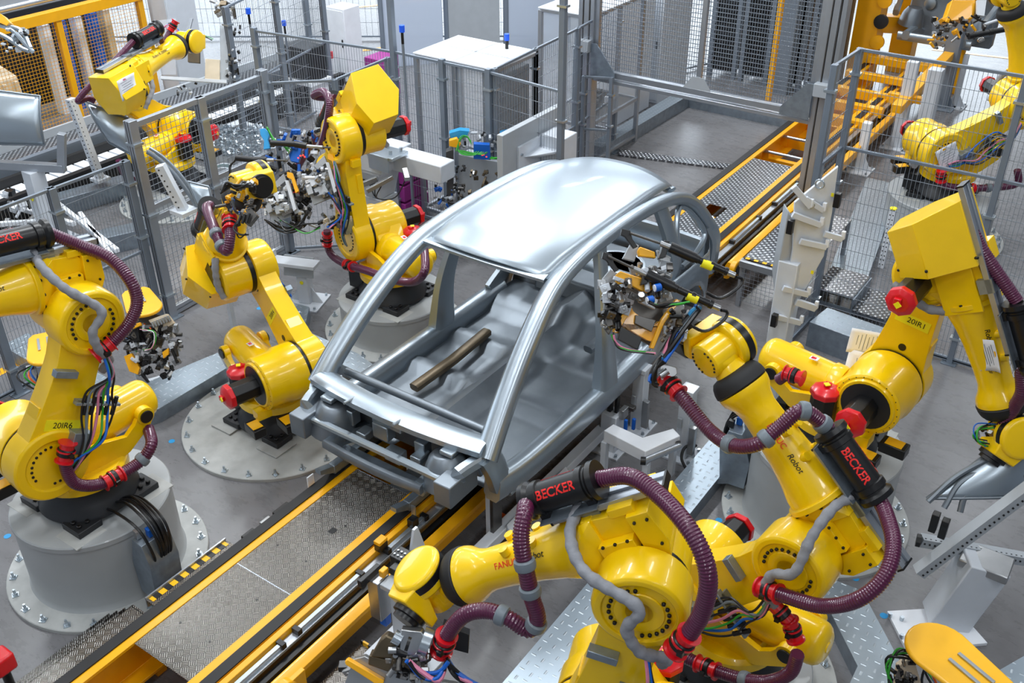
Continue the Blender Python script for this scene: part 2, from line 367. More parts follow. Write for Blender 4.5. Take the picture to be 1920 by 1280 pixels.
def robot(label, base, q1, q2, q3, q4, q5, q6=0, code=None, bigbox=True, tube=(0, .5), rail=(-.5, .5), group='yellow six axis robots', hosepts=None,
          tubelat=.0, payload='210F', botrot=0.0, motor_side=-1, boxes=True, textrev=False, j3m=True):
    q1, q2, q3, q4, q5, q6 = map(rad, (q1, q2, q3, q4, q5, q6))
    B = V(base); Z = V((0, 0, 1)); u = V((math.cos(q1), math.sin(q1), 0)); s = Z.cross(u)
    R = thing('industrial_robot', label, 'robot', B, group)
    T = frame(B, u, s, Z)
    # --- base casting (does not turn with the robot)
    a0 = botrot; c0 = V((math.cos(a0), math.sin(a0), 0)); TB = frame(B, c0, Z.cross(c0), Z)
    b = MB(TB); b.mat('blackmetal')
    for sx in (-1, 1):
        for sy in (-1, 1): b.prism([(sx*.16, sy*.36), (sx*.37, sy*.36), (sx*.37, sy*.16), (sx*.2, sy*.1), (sx*.1, sy*.2)], .0, .055)
    b.prism([(-.3, -.3), (.3, -.3), (.3, .3), (-.3, .3)], .0, .04)
    b.lathe((0, 0, .04), (0, 0, 1), [(0, .38), (.03, .37), (.09, .32), (.16, .285), (.2, .275)], 36)
    b.box((-.38, 0, .13), (.2, .34, .2)); b.box((-.42, .02, .2), (.1, .2, .14))
    b.mat('black')
    for sx in (-1, 1):
        for sy in (-1, 1):
            for dx, dy in ((.31, .31), (.31, .24), (.24, .31), (.2, .24)): b.cyl((sx*dx, sy*dy, .05), (sx*dx, sy*dy, .075), .019, n=8)
    b.build('base', R, bevel=.006)
    # --- turret
    b = MB(T); b.mat('yellow')
    b.lathe((0, 0, .24), (0, 0, 1), [(0, .3), (.02, .34), (.09, .34), (.12, .31)], 40)
    hb = [(.312+.25*math.cos(a), y, .67+.25*math.sin(a)) for a in [k*PI/8 for k in range(16)] for y in (-.2, .1)]
    b.hull([(x, y, z) for x, y, z in hb if z < .78]+[(-.2, -.2, .36), (-.2, .16, .36), (.28, -.24, .36), (.28, .16, .36), (-.12, -.1, .5), (-.12, .12, .5)])
    b.lathe((.312, -.28, .67), (0, 1, 0), [(0, .235), (.012, .25), (.2, .25), (.24, .27), (.4, .27)], 40)
    b.lathe((.312, -.3, .67), (0, -1, 0), [(-.02, .22), (.0, .21)], 40)
    # balancer brackets
    for y in (-.21, .19):
        poly = [(.15, .36), (.12, .56), (-.1, .55), (-.3, .5), (-.38, .56), (-.45, .66), (-.51, .66), (-.55, .58), (-.5, .5), (-.3, .36), (-.1, .3)]
        b.prism(poly, y-.022, y+.022, 'y')
        b.cyl((-.48, y-.03, .6), (-.48, y+.03, .6), .07, n=20)
    b.box((-.12, -.02, .4), (.3, .36, .12))
    b.box((.16, .2, .34), (.16, .1, .06)); b.box((.36, -.3, .4), (.1, .14, .09))
    b.mat('black')
    boltring(b, (.312, -.275, .67), (0, -1, 0), (0, 0, 1), .232, 0, 345, 24, .006, .006)
    for y, d in ((-.245, -1), (.225, 1)): b.cyl((-.48, y, .6), (-.48, y+d*.012, .6), .052, n=18)
    b.lathe((0, 0, .235), (0, 0, 1), [(0, .29), (.012, .29)], 36)
    t = b.build('turret', R, bevel=.008, seg=3)
    b = MB(T); b.lathe((.312, -.302, .67), (0, -1, 0), [(0, .19), (.002, .0)], 30); b.build('motor_recess', t, 'blackmetal')
    # --- motors
    motor(T @ V((.312, -.3, .67)), -s, Z, .24, R, .105)
    motor(T @ V((-.0, -.3, .4)), Z, u, .24, R, .105)
    # --- balancer
    b = MB(T)
    bp0 = V((.02, -.01, .56)); bp1 = V((-.66, -.01, .61)); ax = (bp1-bp0)
    b.lathe(bp0, ax, [(0, .1), (.0, .16), (.03, .168), (.1, .168), (.11, .155), (.6, .155), (.635, .148), (.66, .13), (.68, .1), (.682, .04), (.69, .035), (.69, .0)], 40, up=(0, 0, 1))
    bal = b.build('balancer_cylinder', R, 'yellow', bevel=.0)
    b = MB(T); b.cyl((.3, 0, .59), (.0, 0, .565), .045, n=16); b.build('balancer_rod', bal, 'darksteel')
    b = MB(T); b.box((-.22, -.06, .757), (.07, .05, .004), Matrix.Rotation(rad(-4), 3, 'Y')); b.build('warning_sticker', bal, 'paper')
    b = MB(T); b.box((-.23, -.06, .7595), (.025, .03, .003)); b.box((-.21, -.06, .7595), (.012, .03, .003)); b.build('sticker_print', bal, 'red')
    # --- black bumpers/stopper boxes with labels
    if boxes:
        for y, dz in ((-.42, 0), (-.16, 0)):
            b = MB(T); b.box((.55-(.12 if y < -.3 else 0), y, .31), (.2, .12, .09)); sb = b.build('stopper_box', R, 'black', bevel=.008)
            b = MB(T); b.box((.55-(.12 if y < -.3 else 0), y, .357), (.13, .1, .003)); b.build('stopper_label', sb, 'wax')
    # --- lower arm
    x2 = u*math.sin(q2)+Z*math.cos(q2); z2 = s.cross(x2)*-1
    P2 = T @ V((.312, 0, .67)); T2 = frame(P2, x2, x2.cross(s)*-1, s)     # x along arm, y across, z = side
    T2 = frame(P2, x2, s.cross(x2), s)
    wf = lambda t: .145+.1*(1-t)**2.2+.05*max(0, t-.7)/.3
    b = MB(T2); b.mat('yellow'); b.prism(linkpoly(1.075, .275, .235, wf), .15, .33)
    b.lathe((1.075, 0, .14), (0, 0, 1), [(0, .2), (.01, .245), (.2, .245), (.225, .235), (.235, .22), (.235, .19), (.22, .185)], 44)
    b.lathe((0, 0, .15), (0, 0, 1), [(0, .275), (.19, .275), (.205, .26), (.205, .2), (.19, .19)], 44)
    b.box((.62, -.13, .2), (.2, .09, .05)); b.box((.3, .16, .24), (.24, .06, .14)); b.box((.87, -.21, .24), (.08, .06, .1))
    b.mat('black')
    for c in (1.075, 0):
        for a1, a2 in ((20, 140), (200, 320)): boltring(b, (c, 0, .365 if c else .335), (0, 0, 1), (1, 0, 0), .15, a1, a2, 9, .0125, .012)
    arm = b.build('lower_arm', R, bevel=.009, seg=3)
    b = MB(T2); b.lathe((1.075, 0, .362), (0, 0, 1), [(0, .13), (.006, .125), (.006, .08), (.0, .07)], 30); b.build('arm_cover_ring', arm, 'yellow')
    for xh in (.86, .32): b = MB(T2); b.cyl((xh, .0, .147), (xh, 0, .155), .03, n=18); b.build('arm_hole', arm, 'black')
    b = MB(T2); b.lathe((0, 0, .1), (0, 0, 1), [(0, .262), (.05, .262)], 40); b.build('joint_seal', arm, 'black')
    if code:
        for side, zz, ok in ((1, .331, True), (-1, .148, True)):
            xx = .3 if side > 0 else .56
            lb = MB(T2); lb.box((xx, 0, zz), (.085, .26, .003)); lo = lb.build('name_label', arm, 'lab')
            f = T2 @ frame(V((xx, -.02*side, zz+.002*side)), V((0, side, 0)), V((-1, 0, 0)), V((0, 0, side))) if side > 0 else T2 @ frame(V((xx, .03, zz-.002)), V((0, 1, 0)), V((1, 0, 0)), V((0, 0, -1)))
            if side > 0: f = T2 @ frame(V((xx, .0, zz+.002)), V((0, -1, 0)), V((1, 0, 0)), V((0, 0, 1)))
            text('label_text', code, .062, f, lo, 'lblack', .0006)
    # --- elbow casting
    d = u*math.cos(q3)+Z*math.sin(q3); nn = -u*math.sin(q3)+Z*math.cos(q3); P3 = P2+x2*1.075
    TE = frame(P3, d, s, nn); b = MB(TE); b.mat('yellow')
    b.lathe((0, -.16, 0), (0, 1, 0), [(0, .19), (.02, .215), (.27, .215)], 40)
    b.hull([(x, y, z) for x, z in ((-.12, .02), (-.12, .34), (-.08, .4), (.16, .42), (.16, .02), (.02, -.14)) for y in (-.17, .1)])
    b.hull([(.1, y*.9, z) for y in (-.19, .13) for z in (.02, .42)]+[(.24, .19*math.cos(k*PI/6), .225+.19*math.sin(k*PI/6)) for k in range(12)])
    b.lathe((.22, 0, .225), (1, 0, 0), [(0, .205), (.035, .205), (.04, .19)], 36)
    b.box((.02, .13, .2), (.2, .06, .16)); b.box((-.08, .05, .42), (.14, .12, .05))
    b.mat('black'); boltring(b, (.222, 0, .225), (-1, 0, 0), (0, 0, 1), .192, 0, 330, 12, .013, .012)
    for x in (-.05, .02, .09):
        for z in (.16, .28): b.cyl((x, .155, z), (x, .168, z), .01, n=8)
    el = b.build('elbow_casting', R, bevel=.008, seg=3)
    b = MB(TE); b.lathe((0, .1, 0), (0, 1, 0), [(0, .22), (.055, .22)], 40); b.build('joint_seal', el, 'black')
    if bigbox:
        b = MB(TE); prof = [(-.08, .38), (-.2, .44), (-.43, .4), (-.56, .24), (-.54, .0), (-.28, -.1), (-.08, -.06)]
        b.mat('yellow')
        hx = [(-.36, .14), (-.24, -.1), (.07, -.13), (.17, .1), (.1, .4), (-.24, .43)]
        b.hull([(-.06, y, z) for y, z in hx]+[(-.4-.22*(z+.1), y*.96, z) for y, z in hx]); b.mat('black')
        for y, z in hx: b.cyl((-.12, y*.97, z*.97+.004), (-.12, y*1.03, z*1.03+.004), .011, n=8)
        cv = b.build('counterweight_cover', R, bevel=.006)
        b = MB(TE); b.box2((-.12, -.19, .1), (.28, -.165, .36)); b.build('side_plate', el, 'yellow', bevel=.004)
        if j3m: motor(TE @ V((.02, -.16, -.02)), -s, nn, .3, R, .095)
        else: b = MB(TE); b.box((.03, -.165, .05), (.16, .05, .2)); b.build('motor_recess', el, 'black', bevel=.004)
    else:
        b = MB(TE); b.mat('yellow'); b.prism([(-.1, .4), (-.22, .4), (-.24, .2), (-.2, .1), (-.1, .08)], -.17, .14, 'y'); b.box((-.17, -.2, .2), (.14, .1, .14))
        b.mat('black')
        for x, z in ((-.13, .36), (-.2, .36), (-.2, .2), (-.13, .14)): b.cyl((x, .13, z), (x, .152, z), .009, n=8)
        b.build('rear_motor_cover', R, bevel=.008)
        motor(TE @ V((-.02, -.16, .05)), -s, nn, .16, R, .08)
    # --- forearm
    TO = TE @ Matrix.Translation((0, 0, .225)); b = MB(TO)
    b.lathe((.25, 0, 0), (1, 0, 0), [(0, .185), (.06, .18), (.16, .155), (.3, .135), (.5, .12), (.62, .116), (.68, .13), (.73, .158), (.76, .165), (.78, .165), (.78, .1)], 40)
    for x in (.5, .68): b.cyl((x, .06, .11), (x, .06, .15), .028, n=12); b.cyl((x, -.06, .11), (x, -.06, .15), .028, n=12)
    fa = b.build('forearm', R, 'yellow')
    b = MB(TO); b.lathe((1.03, 0, 0), (1, 0, 0), [(0, .1), (.004, .165), (.012, .172), (.045, .168), (.075, .158), (.1, .14), (.112, .1)], 40)
    b.build('wrist_cover_ring', R, 'rubber')
    # lettering on the side of the forearm
    for side in (1, -1):
        a = rad(38); base_y = V((0, side*math.cos(a), math.sin(a)))
        fx = V((-1, 0, 0)) if side > 0 else V((1, 0, 0))
        fr = TO @ frame(V((.5, 0, 0)), fx, fx.cross(base_y)*-1, base_y)
        rf_ = lambda x: .151 if x < .44 else .151+(x-.44)*(.122-.151)/.3
        rfun = lambda lx, side=side: rf_(.5-lx*side)
        text('maker_lettering', 'FANUC', .05, fr, fa, 'lred', .0004, wrap=rfun, shift=-.19)
        text('type_lettering', 'Robot R-2000iC', .05, fr, fa, 'lblack', .0004, wrap=rfun, shear=.2, shift=.1)
        text('payload_lettering', payload, .03, fr, fa, 'lblack', .0004, wrap=rfun, shift=.24, drop=-.045)
    # --- wrist
    T4 = TO @ Matrix.Translation((1.28, 0, 0)) @ Matrix.Rotation(q4, 4, 'X'); b = MB(T4); b.mat('yellow')
    b.lathe((-.16, 0, 0), (1, 0, 0), [(0, .105), (.05, .1), (.08, .09)], 32)
    b.hull([(-.1, .09*math.cos(k*PI/6), .09*math.sin(k*PI/6)) for k in range(12)]+[(.11*math.cos(a), y, .11*math.sin(a)) for a in [k*PI/8 for k in range(16)] for y in (-.1, .04)])
    b.lathe((0, -.12, 0), (0, 1, 0), [(0, .1), (.01, .115), (.2, .115)], 36)
    b.mat('black'); boltring(b, (0, -.12, 0), (0, -1, 0), (1, 0, 0), .09, 30, 120, 6, .008, .008); boltring(b, (0, -.12, 0), (0, -1, 0), (1, 0, 0), .09, 210, 300, 6, .008, .008)
    b.box((-.08, 0, .096), (.05, .035, .006)); b.build('wrist_neck', R, bevel=.005)
    T5 = T4 @ Matrix.Rotation(-q5, 4, 'Y'); b = MB(T5)
    b.lathe((0, .055, 0), (0, 1, 0), [(0, .14), (.01, .158), (.06, .158)], 40)
    b.lathe((0, .15, 0), (0, 1, 0), [(0, .158), (.025, .155), (.04, .135), (.045, .0)], 40)
    b.hull([(.09, y, z) for y in (.06, .17) for z in (-.11, .11)]+[(.2, y, z) for y in (-.1, .16) for z in (-.09, .09)]+[(.14, y, z) for y in (-.1, .16) for z in (-.09, .09)])
    h = b.build('wrist_housing', R, 'yellow', bevel=.01)
    b = MB(T5); b.lathe((0, .11, 0), (0, 1, 0), [(0, .16), (.045, .16)], 40); b.build('wrist_band', h, 'black')
    b = MB(T5); b.lathe((.2, .02, 0), (1, 0, 0), [(0, .1), (.03, .1), (.035, .08), (.06, .08)], 32); b.build('tool_flange', R, 'black')
    # --- dress pack: rail and tube over the elbow
    zt = .225+.3; b = MB(TE)
    b.box2((rail[0], tubelat-.06, zt-.1), (rail[1], tubelat-.02, zt-.06)); b.box2((rail[0], tubelat+.02, zt-.1), (rail[1], tubelat+.06, zt-.06))
    b.box2((rail[0], tubelat-.02, zt-.095), (rail[1], tubelat+.02, zt-.075))
    ra = b.build('dress_pack_rail', R, 'alu', bevel=.003)
    for e in (0, 1):
        b = MB(TE); x = rail[e]; b.box2((x-.006, tubelat-.062, zt-.102), (x+.006, tubelat+.062, zt-.058))
        b.build('rail_end_cap', ra, 'black')
    b = MB(TE); b.box2((tube[0]+.05, tubelat-.1, zt-.058), (tube[1]-.05, tubelat+.1, zt-.05)); b.box((.1, tubelat, zt-.1), (.1, .12, .1))
    b.build('rail_bracket', ra, 'galvp')
    x0, x1 = tube; r = .082; zc = zt+.045; b = MB(TE)
    b.lathe((x0, tubelat, zc), (1, 0, 0), [(0, r*.74), (.0, r*1.22), (.03, r*1.25), (.05, r*1.02), (.06, r*1.02), (.065, r*1.14), (.1, r*1.14), (.105, r), (x1-x0-.105, r), (x1-x0-.1, r*1.14), (x1-x0-.065, r*1.14), (x1-x0-.06, r*1.02), (x1-x0-.05, r*1.02), (x1-x0-.03, r*1.25), (x1-x0, r*1.22), (x1-x0, r*.74)], 36)
    b.box((x0+.08, tubelat, zc-.09), (.05, .12, .06)); b.box((x1-.08, tubelat, zc-.09), (.05, .12, .06))
    tb = b.build('dress_pack_tube', R, 'black')
    for k, an in ((0, 50), (1, -50)):
        a = rad(an); nv = V((0, math.sin(a), math.cos(a))); fx = V((-1, 0, 0)) if an > 0 else V((1, 0, 0))
        if textrev: fx = -fx
        fr = TE @ frame(V(((x0+x1)/2, tubelat, zc)), fx, nv.cross(fx), nv)
        text('red_lettering', 'BECKER', .066, fr, tb, 'lred', .0008, wrap=r, bold=.0015)
    info = dict(R=R, T=T, T2=T2, TE=TE, TO=TO, T4=T4, T5=T5, B=B, u=u, s=s, d=d, n=nn, t0=TE @ V((x0, tubelat, zc)), t1=TE @ V((x1, tubelat, zc)), fl=T5 @ V((.26, .02, 0)), tx=(T5.to_3x3() @ V((1, 0, 0))), ty=(T5.to_3x3() @ V((0, 1, 0))), tz=(T5.to_3x3() @ V((0, 0, 1))))
    # grey jacketed cable from the elbow over the joint to the arm
    b = MB(); pp = [TE @ V(p) for p in ((.16, .0, .46), (.2, .17, .42), (.14, .34, .3))]+[T2 @ V(p) for p in ((1.2, .02, .45), (1.04, .04, .45), (.9, -.06, .44), (.82, -.2, .36), (.7, -.2, .3))]
    if bigbox: pp = [TE @ V(p) for p in ((.25, -.16, .1), (.2, -.2, .0), (.08, -.2, -.1))]+[TE @ V((.0, -.17, -.2))]
    b.tube(even(spline(pp, .02), .02), lambda i: .031*(1+.1*math.sin(i*1.7)+.06*math.sin(i*.6)), 10)
    b.build('cable_jacket', R, 'cloth')
    return info
def robot_bundle(I, n=7, seed=1):
    """cables and valve strip on the outer side of the lower arm"""
    rnd = random.Random(seed); T2 = I['T2']; R = I['R']
    b = MB(T2); b.box((.5, -.17, .4), (.02, .34, .05)); b.box((.5, -.1, .36), (.02, .14, .08)); b.build('connector_plate', R, 'galvp', bevel=.002)
    for c, z in (((.2, -.12, .38), (.16, .14, .1)), ((.7, .1, .36), (.05, .16, .06))):
        b = MB(T2); b.box(c, z); b.build('cable_bracket', R, 'galvp', bevel=.003)
    for k in range(5):
        b = MB(T2); y = -.3+.055*k; b.cyl((.56, y, .41), (.42, y, .41), .017, n=10); b.build('cable_plug', R, 'black')
    cols = ['black', 'blue', 'green', 'pink', 'black', 'greyplastic', 'black', 'blue', 'orange']
    for k in range(n):
        y = -.3+.04*k; b = MB(); o = rnd.uniform(-.04, .04)
        pts = [T2 @ V(p) for p in ((.9, -.1+o*.5, .42), (.74, -.18+o, .46+o*.6), (.6, y*.8, .43), (.42, y, .42), (.25, y*.7-.05, .46+o), (.08, -.12+o, .44), (-.05, -.1+o*.5, .4))]
        b.tube(even(spline(pts, .02), .025), .008+.002*(k % 2), 6); b.build('cable', R, cols[k % 9])
def pedestal(label, x, y, h, rf=.78, rt=.59, bolts=22, group='round grey robot pedestals', low=False, skip=None):
    P = thing('robot_pedestal', label, 'pedestal', (x, y, 0), group); T = Matrix.Translation((x, y, 0))
    b = MB(T)
    b.lathe((0, 0, 0), (0, 0, 1), [(0, rf), (.028, rf), (.034, rf-.006), (.034, rf-.12)], 72); b.build('flange_plate', P, 'flange')
    if not low:
        b = MB(T); b.lathe((0, 0, .03), (0, 0, 1), [(0, rt+.02), (.02, rt+.005), (.06, rt), (h-.085, rt), (h-.08, rt+.008), (h-.04, rt+.008), (h-.03, rt)], 72)
        b.build('drum', P, 'drum')
        b = MB(T); b.lathe((0, 0, h-.0301), (0, 0, 1), [(0, rt), (.03, rt-.012)], 72); b.build('top_plate', P, 'flange')
    for sx in (-1, 1):
        for sy in (-1, 1):
            b = MB(T); b.box((sx*.31, sy*.31, h-.004), (.26, .26, .012)); b.build('shim_plate', P, 'flange', bevel=.002)
    for k in range(bolts):
        a = 2*PI*k/bolts+.07; r = rf-.055; b = MB(T); p = V((r*math.cos(a), r*math.sin(a), .034))
        b.box(p+V((0, 0, .004)), (.05, .05, .008), Matrix.Rotation(a*1.7, 3, 'Z')); b.cyl(p+V((0, 0, .008)), p+V((0, 0, .028)), .019, n=6); b.cyl(p, p+V((0, 0, .06)), .0105, n=8)
        b.build('anchor_bolt', P, 'bolt')
    return P
R1 = robot('yellow robot at the left edge labelled 20IR6 with a purple hose looping over its back', (-6.13, 3.04, .70), -97, -29, 6, 0, -40, code='20IR6', bigbox=False, tube=(.05, .68), rail=(-.26, .9))
R2 = robot('yellow robot labelled 20IR4 with red motor caps on the low round plate', (-6.37, 5.15, .056), -15, -50, 50, 0, -40, code='20IR4', tube=(-.15, .33), rail=(-.2, .6), j3m=False)
R3 = robot('yellow robot left of the car roof holding a gripper with its cover box raised', (-6.58, 7.15, .42), 162, 2, -50, 0, 20, tube=(.2, .7), rail=(-.25, .75))
R4 = robot('yellow robot with a white paper sheet on its elbow behind the left fence', (-11.3, 8.0, .3), 103, -47, 5, 180, 20, tube=(.3, .8), rail=(-.4, .7), j3m=False)
R5 = robot('yellow robot labelled 20IR1 on the right with its forearm reaching down', (-1.61, 6.82, .78), -4.5, 7.5, -62, 135, 55, code='20IR1', tube=(.25, .75), rail=(-.6, .6), payload='270F', tubelat=-.15)
R6 = robot('yellow robot reaching up behind the car with the large grey gripper', (-1.53, 4.85, .13), 174, -44.5, 41.5, 160, 40, bigbox=False, tube=(.1, .58), rail=(-.32, .52))
R7 = robot('yellow robot cut off by the bottom edge with its wrist over the conveyor', (-1.48, 3.57, .4), 200, -10, -32, 80, -60, bigbox=False, tube=(-.02, .42), rail=(-.33, .33))
pedestal('tall round grey pedestal under the robot labelled 20IR6', -6.13, 3.04, .70)
pedestal('low round grey floor plate under the robot labelled 20IR4', -6.37, 5.14, .05, .9, low=True)
pedestal('round grey pedestal beside the windscreen frame of the car', -6.58, 7.15, .42)
pedestal('white round pedestal behind the tall left fence post', -11.3, 8.0, .3)
pedestal('tall round grey pedestal under the robot labelled 20IR1', -1.61, 6.82, .78)
pedestal('round grey pedestal at the bottom below the yellow balancer cylinder', -1.53, 4.85, .13)
pedestal('round grey pedestal partly hidden under the bottom robot', -1.48, 3.57, .4, .48, .42, bolts=14)
b = MB(); b.box2((-40, -12, -.1), (25, 60, 0)); struct(b.build('floor', None, 'floor'))
# ---------------------------------------------------------------- conveyor line
def conveyor():
    C = thing('conveyor', 'long yellow skid conveyor running diagonally under the car body', 'conveyor', (-4.53, 2, 0))
    y0, y1 = -1.0, 18.2
    def beam(name, x0, x1, z0, z1, ya, yb, mat='oyellow', bevel=.004):
        b = MB(); b.box2((x0, ya, z0), (x1, yb, z1)); return b.build(name, C, mat, bevel=bevel)
    # left C-beam with black cover strip
    for nm, xo, xi, s in (('left_beam', -4.965, -4.815, 1), ('right_beam', -4.095, -4.255, -1)):
        b = MB(); b.prism([(xo, .1), (xi, .1), (xi, .125), (xo+s*.03, .125), (xo+s*.03, .475), (xi, .475), (xi, .5), (xo, .5)], 0, 1, 'y')
        b.v = [V((p.x, y0+(y1-y0)*p.y, p.z)) for p in b.v]
        bm = b.build('side_beam', C, 'oyellow', bevel=.003)
        c = MB(); c.box2((xo, y0, .5), (xo+s*.085, y1, .512)); c.build('cover_strip', bm, 'rubber')
        c = MB(); c.box2((xo+s*.01, y0, .28), (xo+s*.028, y1, .3)); c.build('beam_rib', bm, 'oyellow')
    # cross members and brackets
    for y in [-.6, .2, .9, 1.7, 4.9, 5.7, 6.6, 7.5, 8.4, 9.2, 13.5, 14.4, 15.3, 16.2, 17.2]:
        b = MB(); b.box2((-4.94, y, .12), (-4.12, y+.09, .26)); b.build('cross_member', C, 'oyellow', bevel=.004)
    for y in (1.3, 2.0, 4.95, 5.35, 6.1, 13.1, 13.4, 14.1):
        for x in (-4.86, -4.2):
            b = MB(); b.box2((x-.05, y, .26), (x+.05, y+.012, .4)); b.build('gusset_plate', C, 'oyellow')
    for y in (13.35, 14.05, 15.0): b = MB(); b.cyl((-4.93, y, .42), (-4.1, y, .42), .022, n=12); b.build('cross_tube', C, 'alu')
    # walkable deck plates
    for ya, yb, m in ((2.38, 3.3, 'tread'), (3.305, 4.62, 'tread'), (9.9, 12.83, 'dots')):
        if m == 'dots':
            b = MB(); z0, z1 = .488, .494; hx0, hx1, hy0, hy1 = -4.66, -4.42, 10.75, 11.1
            for q in (((-4.812, ya, z0), (-4.258, hy0, z1)), ((-4.812, hy1, z0), (-4.258, yb, z1)), ((-4.812, hy0, z0), (hx0, hy1, z1)), ((hx1, hy0, z0), (-4.258, hy1, z1))): b.box2(*q)
        else: b = MB(); b.box2((-4.812, ya, .488), (-4.258, yb, .494))
        d = b.build('deck_plate', C, m)
        b = MB(); b.box2((-4.81, yb-.004, .44), (-4.26, yb+.004, .4945)); b.build('deck_edge', d, 'alu')
        if m == 'tread':
            for x, y in ((-4.7, ya+.3), (-4.4, ya+.3), (-4.42, ya+.75)): c = MB(); c.cyl((x, y, .494), (x, y, .4955), .009, n=12); c.build('deck_hole', d, 'black')
    b = MB(); b.box2((-4.49, 3.93, .494), (-4.44, 3.99, .4965)); b.build('floor_marker', C, 'black')
    for x in (-4.6, -4.5): b = MB(); b.lathe((x, 10.85, .4), (1, 0, 0), [(0, .05), (.03, .05)], 18); b.build('guide_roller', C, 'wax')
    for y in [-.5, 1.0, 2.5, 4.0, 5.2, 6.8, 8.3, 9.8, 11.3, 12.8, 14.3, 15.8, 17.6]:
        for x in (-4.9, -4.16):
            b = MB(); b.box2((x-.04, y, 0), (x+.04, y+.08, .12)); b.build('foot', C, 'oyellow')
    b = MB(); b.box2((-4.62, 4.75, .26), (-4.33, 5.6, .3)); b.build('lift_table', C, 'mgrey', bevel=.004)
    b = MB(); b.box2((-4.62, 6.3, .26), (-4.33, 9, .3)); b.build('lift_table', C, 'mgrey', bevel=.004)
    # drive side on the right
    beam('drive_rail', -4.085, -4.035, .36, .5, y0, 8.6); beam('drive_rail', -4.085, -4.035, .36, .5, 9.7, y1)
    for ya, yb in ((y0, 8.6), (9.7, y1)):
        b = MB(); b.box2((-4.03, ya, .43), (-3.955, yb, .455)); b.build('linear_rail', C, 'alu', bevel=.004)
        b = MB(); b.box2((-3.95, ya, .34), (-3.9, yb, .4)); b.build('cable_duct', C, 'black')
    for ya, yb in ((1.6, 2.1), (2.35, 2.95), (3.1, 3.75), (4.05, 4.5), (10.3, 11.1), (11.6, 12.4)):
        b = MB(); b.box2((-4.01, ya, .455), (-3.975, yb, .49)); sl = b.build('sensor_strip', C, 'bolt', bevel=.003)
        for y in (ya, yb): b = MB(); b.box2((-4.025, y-.02, .45), (-3.96, y+.02, .5)); b.build('strip_clamp', sl, 'black', bevel=.003)
    for ya, yb in ((y0, 6.15), (9.9, y1)):
        b = MB(); b.prism([(-3.89, .36), (-3.86, .42), (-3.84, .42), (-3.78, .4), (-3.78, .36), (-3.82, .355), (-3.82, .22), (-3.85, .2), (-3.89, .2)], 0, 1, 'y')
        b.v = [V((p.x, ya+(yb-ya)*p.y, p.z)) for p in b.v]; b.build('outer_beam', C, 'oyellow', bevel=.003)
    for y in (1.1, 2.75, 6.0, 9.95, 11.8, 14.5, 16.5):
        b = MB(); b.lathe((-3.82, y, .33), (1, 0, 0), [(0, .1), (.06, .1), (.07, .09)], 28); b.box((-3.79, y+.09, .33), (.06, .18, .15)); p = b.build('pulley_housing', C, 'oyellow', bevel=.004)
        b = MB(); b.lathe((-3.75, y, .33), (1, 0, 0), [(0, .055), (.012, .055), (.014, .02)], 20); b.build('pulley_hub', p, 'black')
    b = MB(); b.lathe((-3.87, -1, .24), (0, 1, 0), [(0, .045), (7.0, .045)], 16); b.build('drive_shaft', C, 'rubber')
    b = MB(); b.lathe((-3.87, 10.2, .24), (0, 1, 0), [(0, .045), (7.9, .045)], 16); b.build('drive_shaft', C, 'rubber')
    # sensors on the drive side
    b = MB(); b.box((-4.03, 4.42, .56), (.04, .012, .14)); b.build('sensor_bracket', C, 'bolt'); b = MB(); b.box((-3.99, 4.36, .53), (.06, .07, .08)); b.build('sensor', C, 'black', bevel=.004)
    b = MB(); b.box((-4.02, 4.02, .54), (.06, .09, .07)); s = b.build('sensor', C, 'black', bevel=.004); b = MB(); b.box((-4.02, 4.02, .585), (.062, .092, .03)); b.build('sensor_cap', s, 'oyellow', bevel=.004)
    # devices on the outer left flank
    for y, l, m in ((3.6, .12, 'black'), (3.78, .1, 'steel'), (3.95, .16, 'black'), (4.95, .08, 'black'), (11.1, .2, 'black')):
        b = MB(); b.box((-5.01, y, .42), (.07, l, .07)); b.build('limit_switch', C, m, bevel=.006)
    b = MB(); b.box((-5.01, 4.28, .5), (.012, .07, .13)); b.build('reflector_tab', C, 'white')
conveyor()
# steps on the left of the conveyor, hazard edged platform
t = thing('step_unit', 'stair of tread plate steps beside the conveyor at the bottom left', 'steps', (-5.3, 1.9, 0))
for k in range(4):
    x1 = -4.985-.13*k; z = .45-.11*k
    b = MB(); b.box2((x1-.17, 1.2, z-.03), (x1, 2.62-.06*k, z)); b.build('step', t, 'tread')
    b = MB(); b.box2((x1-.17, 2.6-.06*k, z-.11), (x1, 2.606-.06*k, z)); b.build('step_riser', t, 'alu')
    b = MB(); b.box2((x1-.17, 1.2, z-.14), (x1-.165, 2.62, z)); b.build('step_side', t, 'tread')
b = MB(); b.box2((-5.15, 1.2, 0), (-5.0, 2.6, .1)); b.build('step_base', t, 'galvp')
b = MB(); b.box2((-5.11, 2.7, .44), (-4.97, 3.45, .45)); o = tag(b.build('hazard_platform', None, 'tread'), 'narrow ledge edged with yellow and black hazard stripes beside the tall pedestal', 'platform')
b = MB(); b.box2((-5.105, 2.72, .4505), (-5.055, 3.43, .453)); b.build('hazard_stripe', o, 'hazard')
b = MB(); b.box2((-5.12, 2.7, .38), (-5.108, 3.45, .47)); b.build('kick_plate', o, 'alu')
b = MB(); b.box2((-5.11, 2.9, 0), (-5.07, 2.98, .44)); b.box2((-5.11, 3.3, 0), (-5.07, 3.38, .44)); b.build('support_post', o, 'alu')
